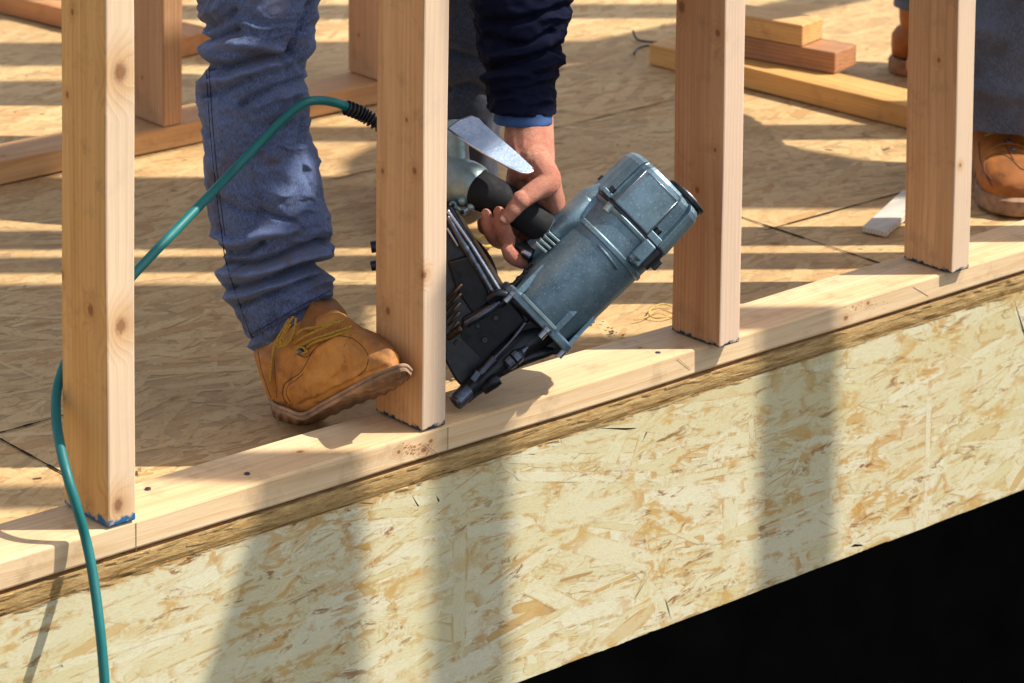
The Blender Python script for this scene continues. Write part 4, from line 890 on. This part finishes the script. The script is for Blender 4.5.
# neck and handle
def tubeP(pts, r, name, mat, parent, seg=24, n=40, smooth=True, caps=True):
    p = smooth_path([P(*q) for q in pts], n); rr = np.interp(np.linspace(0, 1, n), np.linspace(0, 1, len(r)), np.array(r) * PXM); return MB().tube(p, rr, seg, caps).build(name, mat, parent, smooth=smooth)
neck_o = tubeP([(546, 234, 3.838), (560, 232, 3.836), (578, 222, 3.838), (596, 210, 3.846), (612, 202, 3.85)], [15.5, 17, 21, 24, 22], 'handle_neck', M['cast'], gun)
tubeP([(519, 262, 3.852), (534, 250, 3.838), (552, 237, 3.828), (572, 219, 3.822), (590, 200, 3.830)], [6, 11, 10, 10, 6], 'trigger_housing', M['cast'], neck_o)
for k in range(4):
    u = 541 + k * 4.2; v = 247 - k * 3.5; MB().obox(P(u, v, 3.8105), (RT * .75 - UP * .66, RT * .66 + UP * .75, FW), (7 * PXM, 1.1 * PXM, 3.5 * PXM)).build('rib', M['cast_pale'], neck_o)
tubeP([(521, 247, 3.836), (533, 256, 3.826)], [7.5, 7.5], 'trigger_valve', M['black'], neck_o, n=6, smooth=False)
tubeP([(522, 251, 3.822), (531, 256, 3.818)], [2.6, 2.6], 'valve_button', M['steel'], neck_o, n=6)
tubeP([(514, 240, 3.83), (519, 250, 3.832), (530, 262, 3.836), (538, 266, 3.84)], [3, 3, 3, 3], 'trigger', M['black'], neck_o)
grip = tubeP([(474, 187, 3.842), (476, 188, 3.84), (484, 192, 3.838), (500, 200, 3.838), (522, 213, 3.84), (540, 225, 3.84), (556, 236, 3.84)], [12, 18.5, 20, 18.5, 16.5, 16.5, 17.5], 'grip', M['rubber'], gun, seg=32, n=60)
inlet = tubeP([(432, 172, 3.87), (446, 178, 3.862), (468, 184, 3.85), (478, 189, 3.845), (481, 190, 3.843)], [23, 24, 23.5, 21, 17], 'end_cap', M['cast_pale'], gun, seg=36)
tubeP([(455, 122, 3.885), (456, 150, 3.872), (456, 175, 3.862)], [13, 13, 15], 'inlet_column', M['cast_pale'], gun, seg=28)
tubeP([(466, 136, 3.888), (467, 166, 3.87)], [1.6, 1.6], 'seam', M['steel'], gun, seg=8)
# screw bracket under the end cap
br = MB()
for (u, v) in ((453, 205), (462, 201), (463, 212), (471, 207)): br.ball(P(u, v, 3.826), 4.2 * PXM, 12, 8)
br.tube([P(453, 205, 3.826), P(463, 212, 3.826), P(471, 207, 3.826)], 2.4 * PXM, 8); br.build('screw_bracket', M['cast_pale'], gun, smooth=True)
MB().ball(P(462.5, 212, 3.8215), 2.2 * PXM).ball(P(453, 205, 3.8215), 2.0 * PXM).build('screw', M['black'], gun, smooth=True)
# belt hook: bent steel plate
hk = [(447, 129, .02), (457, 122.5, .035), (470, 117.5, .045), (478, 119.5, .043), (484, 124, .036), (500, 136, .022), (514, 148, .012), (525, 159, .004), (532.5, 166.5, -.002), (533, 170.5, -.006), (528, 172.6, -.010), (521, 171.5, -.012), (510, 166, -.010), (490, 154.5, -.004), (468, 142.5, .006), (455, 133.5, .014)]
top_ = [P(u, v, 3.80 + dd) for (u, v, dd) in hk]
nrm = np.cross(top_[5] - top_[13], top_[8] - top_[14]); nrm /= np.linalg.norm(nrm); nrm = nrm if nrm[2] > 0 else -nrm
cen = sum(top_) / len(top_)
pl = [p - nrm * ((p - cen) @ nrm) for p in top_]
hkm = MB(); n_ = len(pl); inn = [cen + (p - cen) * .965 + nrm * .0006 for p in pl]
hkm.add([p for p in inn] + [p for p in pl] + [p - nrm * .0028 for p in pl], [list(range(n_))] + [[i, (i + 1) % n_, n_ + (i + 1) % n_, n_ + i] for i in range(n_)] + [[n_ + i, n_ + (i + 1) % n_, 2 * n_ + (i + 1) % n_, 2 * n_ + i] for i in range(n_)] + [list(range(3 * n_ - 1, 2 * n_ - 1, -1))])
hook = hkm.build('belt_hook', M['hook'], gun)
rimh = MB().tube([p - nrm * .001 for p in pl[8:16]], .0015, 8); rimh.build('hook_edge', M['hookedge'], hook, smooth=True)
# magazine
mg = [(444, 208), (452, 206), (462, 222), (476, 246), (490, 268), (504, 291), (520, 303), (545, 325), (566, 347), (556, 356), (540, 352), (522, 352), (505, 370), (480, 396), (466, 392), (455, 380), (444, 360)]
magz = MB().prism([P(u, v, gd(u, v) - .012) for (u, v) in mg], FW * .05).build('magazine', M['black'], gun, bevel=.003)
MB().tube([P(438, 288, 3.865), P(438, 288, 3.872), P(438, 288, 3.94), P(438, 288, 3.95)], np.array([56, 62, 62, 56]) * PXM, 48).tube([P(378, 246, 3.87), P(371, 247, 3.87)], .0075, 10).tube([P(380, 264, 3.87), P(371, 266, 3.87)], .0065, 10).build('nail_canister', M['black'], magz)
tubeP([(447, 210, 3.802), (470, 243, 3.800), (500, 291, 3.798)], [2.2, 2.2, 2.0], 'rail', M['steel'], magz, seg=12)
tubeP([(447, 228, 3.80), (458, 246, 3.80)], [1.5, 1.3], 'rail', M['steel'], magz, seg=8)
tubeP([(447, 216, 3.80), (468, 252, 3.798), (492, 292, 3.796)], [2.2, 3.8, 2.6], 'rail', M['darksteel'], magz, seg=12)
MB().prism([P(u, v, 3.800) for (u, v) in ((448, 262), (470, 256), (484, 282), (492, 300), (474, 316), (456, 290))], FW * .02).build('magazine_door', M['black'], magz, bevel=.0025)
MB().prism([P(u, v, 3.798) for (u, v) in ((462, 318), (500, 298), (512, 302), (526, 322), (503, 344), (482, 366), (470, 372), (456, 352))], FW * .02).build('nose_plate', M['black'], magz, bevel=.003)
MB().prism([P(u, v, 3.802) for (u, v) in ((514, 330), (534, 318), (550, 334), (546, 346), (526, 350), (512, 342))], FW * .02).build('side_cover', M['black'], magz, bevel=.003)
cn = MB()
for k in range(7):
    u0 = 447; v0 = 296 + k * 8.5; cn.tube([P(446, v0 + 6, 3.797 + .001 * k), P(462 - k * .8, v0 - 12 + k, 3.7955)], 1.5 * PXM, 6)
cn.build('collated_nails', M['nails'], magz, smooth=True)
tubeP([(448, 338, 3.795), (462, 328, 3.79)], [3.2, 3.2], 'feed_pawl', M['nails'], magz, n=5, seg=10)
MB().tube([P(485, 340, 3.7965), P(485, 340, 3.792)], np.array([3.2, 2.8]) * PXM, 14).tube([P(478, 326, 3.7965), P(478, 326, 3.793)], np.array([2.4, 2.0]) * PXM, 12).tube([P(496, 318, 3.7965), P(496, 318, 3.792)], np.array([3, 2.6]) * PXM, 12).build('screw', M['black'], magz)
tubeP([(466, 324, 3.792), (486, 312, 3.788), (500, 302, 3.79)], [4, 4.6, 3.6], 'latch', M['darksteel'], magz, seg=12, smooth=False, n=12)
tubeP([(488, 300, 3.79), (498, 294, 3.788), (508, 297, 3.788), (500, 306, 3.79)], [4, 5, 4, 3], 'latch_knuckle', M['black'], magz, seg=12)
# nose
nose = tubeP([(463, 396, 3.788), (478, 382, 3.790), (496, 366, 3.796), (520, 346, 3.806), (545, 330, 3.82)], [9, 10.5, 12, 14, 15], 'nose', M['black'], gun, seg=20, n=30)
mz = MB(); n0 = P(455, 403, 3.776); n1 = P(470, 389, 3.787); dx_ = n1 - n0
mz.tube([n1, n0 + dx_ * .12, n0, n0, n0 + dx_ * .25], np.array([8.2, 8.4, 7.6, 4.6, 4.4]) * PXM, 24, caps=True); mz.build('contact_tip', M['darksteel'], nose, smooth=False)
tubeP([(478, 376, 3.775), (492, 361, 3.778), (512, 340, 3.782), (526, 322, 3.79)], [2.0, 2.0, 1.7, 1.7], 'push_rod', M['darksteel'], nose, seg=10)
tubeP([(480, 374, 3.774), (495, 358, 3.778)], [4.0, 4.0], 'rod_sleeve', M['darksteel'], nose, seg=14, n=6, smooth=False)
tubeP([(474, 380, 3.774), (480, 372, 3.774)], [5.6, 5.6], 'rod_nut', M['darksteel'], nose, seg=6, n=4, smooth=False)
dl = MB(); c0 = P(506, 366, 3.778); c1 = P(524, 350, 3.786); ps = np.array([c0 + (c1 - c0) * t for t in (0, .08, .35, .4, .45, .7, .9, 1.2)]); dl.tube(ps, np.array([4, 7, 7.4, 5, 7.6, 7.2, 4, 1.5]) * PXM, 14); dl.build('depth_dial', M['darksteel'], nose, smooth=False)
tubeP([(484, 390, 3.780), (494, 382, 3.776), (500, 379, 3.776)], [5, 6.5, 5.0], 'nose_lug', M['black'], nose, n=10, seg=14)
tubeP([(500, 372, 3.79), (522, 360, 3.80), (545, 352, 3.81), (560, 347, 3.82)], [5, 6, 6, 4], 'nose_guard', M['black'], nose, seg=14)
tubeP([(504, 293, 3.80), (520, 306, 3.796), (543, 326, 3.796)], [4.2, 4.6, 4.2], 'flange_rail', M['black'], gun, seg=10)
for (u, v) in ((512, 286), (519, 279), (526, 272), (533, 267)): MB().ball(P(u, v, 3.815), 3.4 * PXM, 10, 7).build('safety_link', M['black'], gun, smooth=True)
tubeP([(502, 298, 3.815), (518, 281, 3.815), (536, 264, 3.82)], [3, 3, 3], 'safety_rod', M['black'], gun, seg=10)

# ------------------------------------------------------------------ air hose
hp_ = [P(352, 110, 3.875), P(340, 104, 3.86), P(322, 100.5, 3.84), P(305, 103, 3.822), P(285, 118, 3.812), P(262, 141, 3.80), P(235, 169, 3.76), P(205, 200, 3.69), P(175, 231, 3.64), P(150, 257, 3.60), P(128, 281, 3.57), P(98, 318, 3.54), P(72, 350, 3.50), A(58, 385, 1, .10), A(56, 415, 1, .07), A(60, 445, 1, .035), A(68, 478, 1, .004), A(77, 508, 1, -.010), A(86, 540, 1, -.018), A(93, 575, 1, -.034), A(99, 620, 1, -.056), A(102.5, 655, 1, -.068), A(105, 690, 1, -.078), A(108, 760, 1, -.09), A(110, 900, 1, -.10), A(112, 1200, 1, -.10)]
hs = thing('air_hose', tuple(A(86, 540, 1, -.018)), 'green air hose with black spiral end hanging over the plate and jeans', 'hose')
MB().tube(smooth_path(hp_, 260), .0057, 20).build('tube', M['hose'], hs, smooth=True)
ptsc = smooth_path([P(346, 107.5, 3.868), P(360, 113, 3.88), P(372, 120, 3.885), P(392, 132, 3.89), P(430, 150, 3.90)], 120)
rr = .0078 + .0022 * np.sin(np.linspace(0, 15 * 2 * math.pi, 120)); MB().tube(ptsc, rr, 18).build('strain_relief', M['black'], hs, smooth=True)

# ------------------------------------------------------------------ added shade casters outside the view, shaped to the wanted shadow bands
NV = np.array([.609, .793]); LV = np.array([-.793, .609]); TE = math.tan(ELEV)
def sr(s, r): return NV * s + LV * r
overhead = plain('shade caster board', srgb(200, 160, 110), .7)
def plank(s0, s1, r0, r1, z, label, i):  # added unseen boards that shade bands of the far floor
    "flat board above the wall whose shadow covers s0..s1, r0..r1 of the floor"
    sh_ = -z / TE; q = [sr(s0, r0 + sh_), sr(s1, r0 + sh_), sr(s1, r1 + sh_), sr(s0, r1 + sh_)]
    o = MB().prism([(x, y, z) for x, y in q], (0, 0, .02)).build('shade_plank', overhead, None); props(o, label, 'plank', 'planks added above the wall frame for shade'); return o
ZP = 2.53
for i, (s0, s1, r0, r1, lab) in enumerate([
    (2.03, 2.16, -.6, 1.5, 'added shade plank above the frame, behind the inner wall'),
    (2.26, 2.43, -1.2, 1.6, 'added wide shade plank above the frame, far inside'),
    (2.60, 2.72, -1.2, 1.6, 'added shade plank above the frame, farthest inside')]):
    plank(s0, s1, r0, r1, ZP + .03 * i, lab, i)
def sheet(polys, z, label):  # added unseen boards, cut to the floor shade they should throw
    "board whose shadow on the floor is the given outline of photo positions"
    m = MB()
    if not isinstance(polys[0], list): polys = [polys]
    for poly in polys:
        w = [A(u, v, 2, 0) for u, v in poly]; m.prism([(p[0] + SD[0] / SD[2] * z, p[1] + SD[1] / SD[2] * z, z) for p in w], (0, 0, .012))
    return props(m.build('shade_sheet', overhead, None), label, 'sheet', 'sheets added above the wall frame for shade')
sheet([(745, 137), (905, 166), (1000, 178), (1000, 190), (905, 208), (350, 209), (350, 160), (470, 92), (700, 92)], 2.75, 'irregular sheet added above the frame to shade the middle of the floor')
sheet([[(-60, 283), (372, 283), (372, 371), (-60, 371)], [(-60, 371), (150, 371), (165, 397), (-60, 397)], [(262, 371), (372, 371), (372, 397), (262, 397)],
       [(-60, 397), (300, 397), (285, 410), (-60, 410)], [(-60, 410), (76, 410), (84, 427), (-60, 427)], [(134, 410), (285, 410), (262, 420), (250, 427), (112, 427)], [(-60, 427), (250, 427), (200, 455), (-60, 464)]],
      2.78, 'irregular sheet with two gaps, added above the frame to shade the left of the floor')
def post(s0, s1, rc, z1, label, lean=0):  # unseen upright added to throw a shade stripe
    c = sr((s0 + s1) / 2, rc); w = (s1 - s0) / 2; q = [c + NV * a + LV * bq for a, bq in ((-w, -.045), (w, -.045), (w, .045), (-w, .045))]
    o = MB(); v0 = [(x, y, -2.75) for x, y in q]; v1 = [(x + NV[0] * lean, y + NV[1] * lean, z1) for x, y in q]
    o.add(v0 + v1, [(3, 2, 1, 0), (4, 5, 6, 7), (0, 1, 5, 4), (1, 2, 6, 5), (2, 3, 7, 6), (3, 0, 4, 7)]); o = o.build('shade_post', overhead, None)
    props(o, label, 'post', 'added shade-casting posts outside the view')
post(.742, .836, -3.2, 3.2, 'added shade-casting post right of the view, farthest right')
post(.396, .476, -2.9, 3.0, 'added shade-casting post right of the view, middle one')
post(.262, .335, -2.6, 3.3, 'added shade-casting post with a slanted wedge, right of the view')
c_ = bpy.data.objects['shade_post.002'] if 'shade_post.002' in bpy.data.objects else None
kb_ = MB().prism([tuple(sr(a, -2.645)) + (z,) for a, z in ((.261, 3.0), (.236, 2.74), (.10, 2.41), (-.1, 1.93), (-.1, 1.80), (.261, 2.0))], tuple(LV * .04) + (0,)).build('shade_wedge', overhead, c_)  # wedge added to slant the side of the shade stripe
post(1.106, 1.181, -1.75, 3.0, 'added shade-casting post right of the view, close to the deck edge')
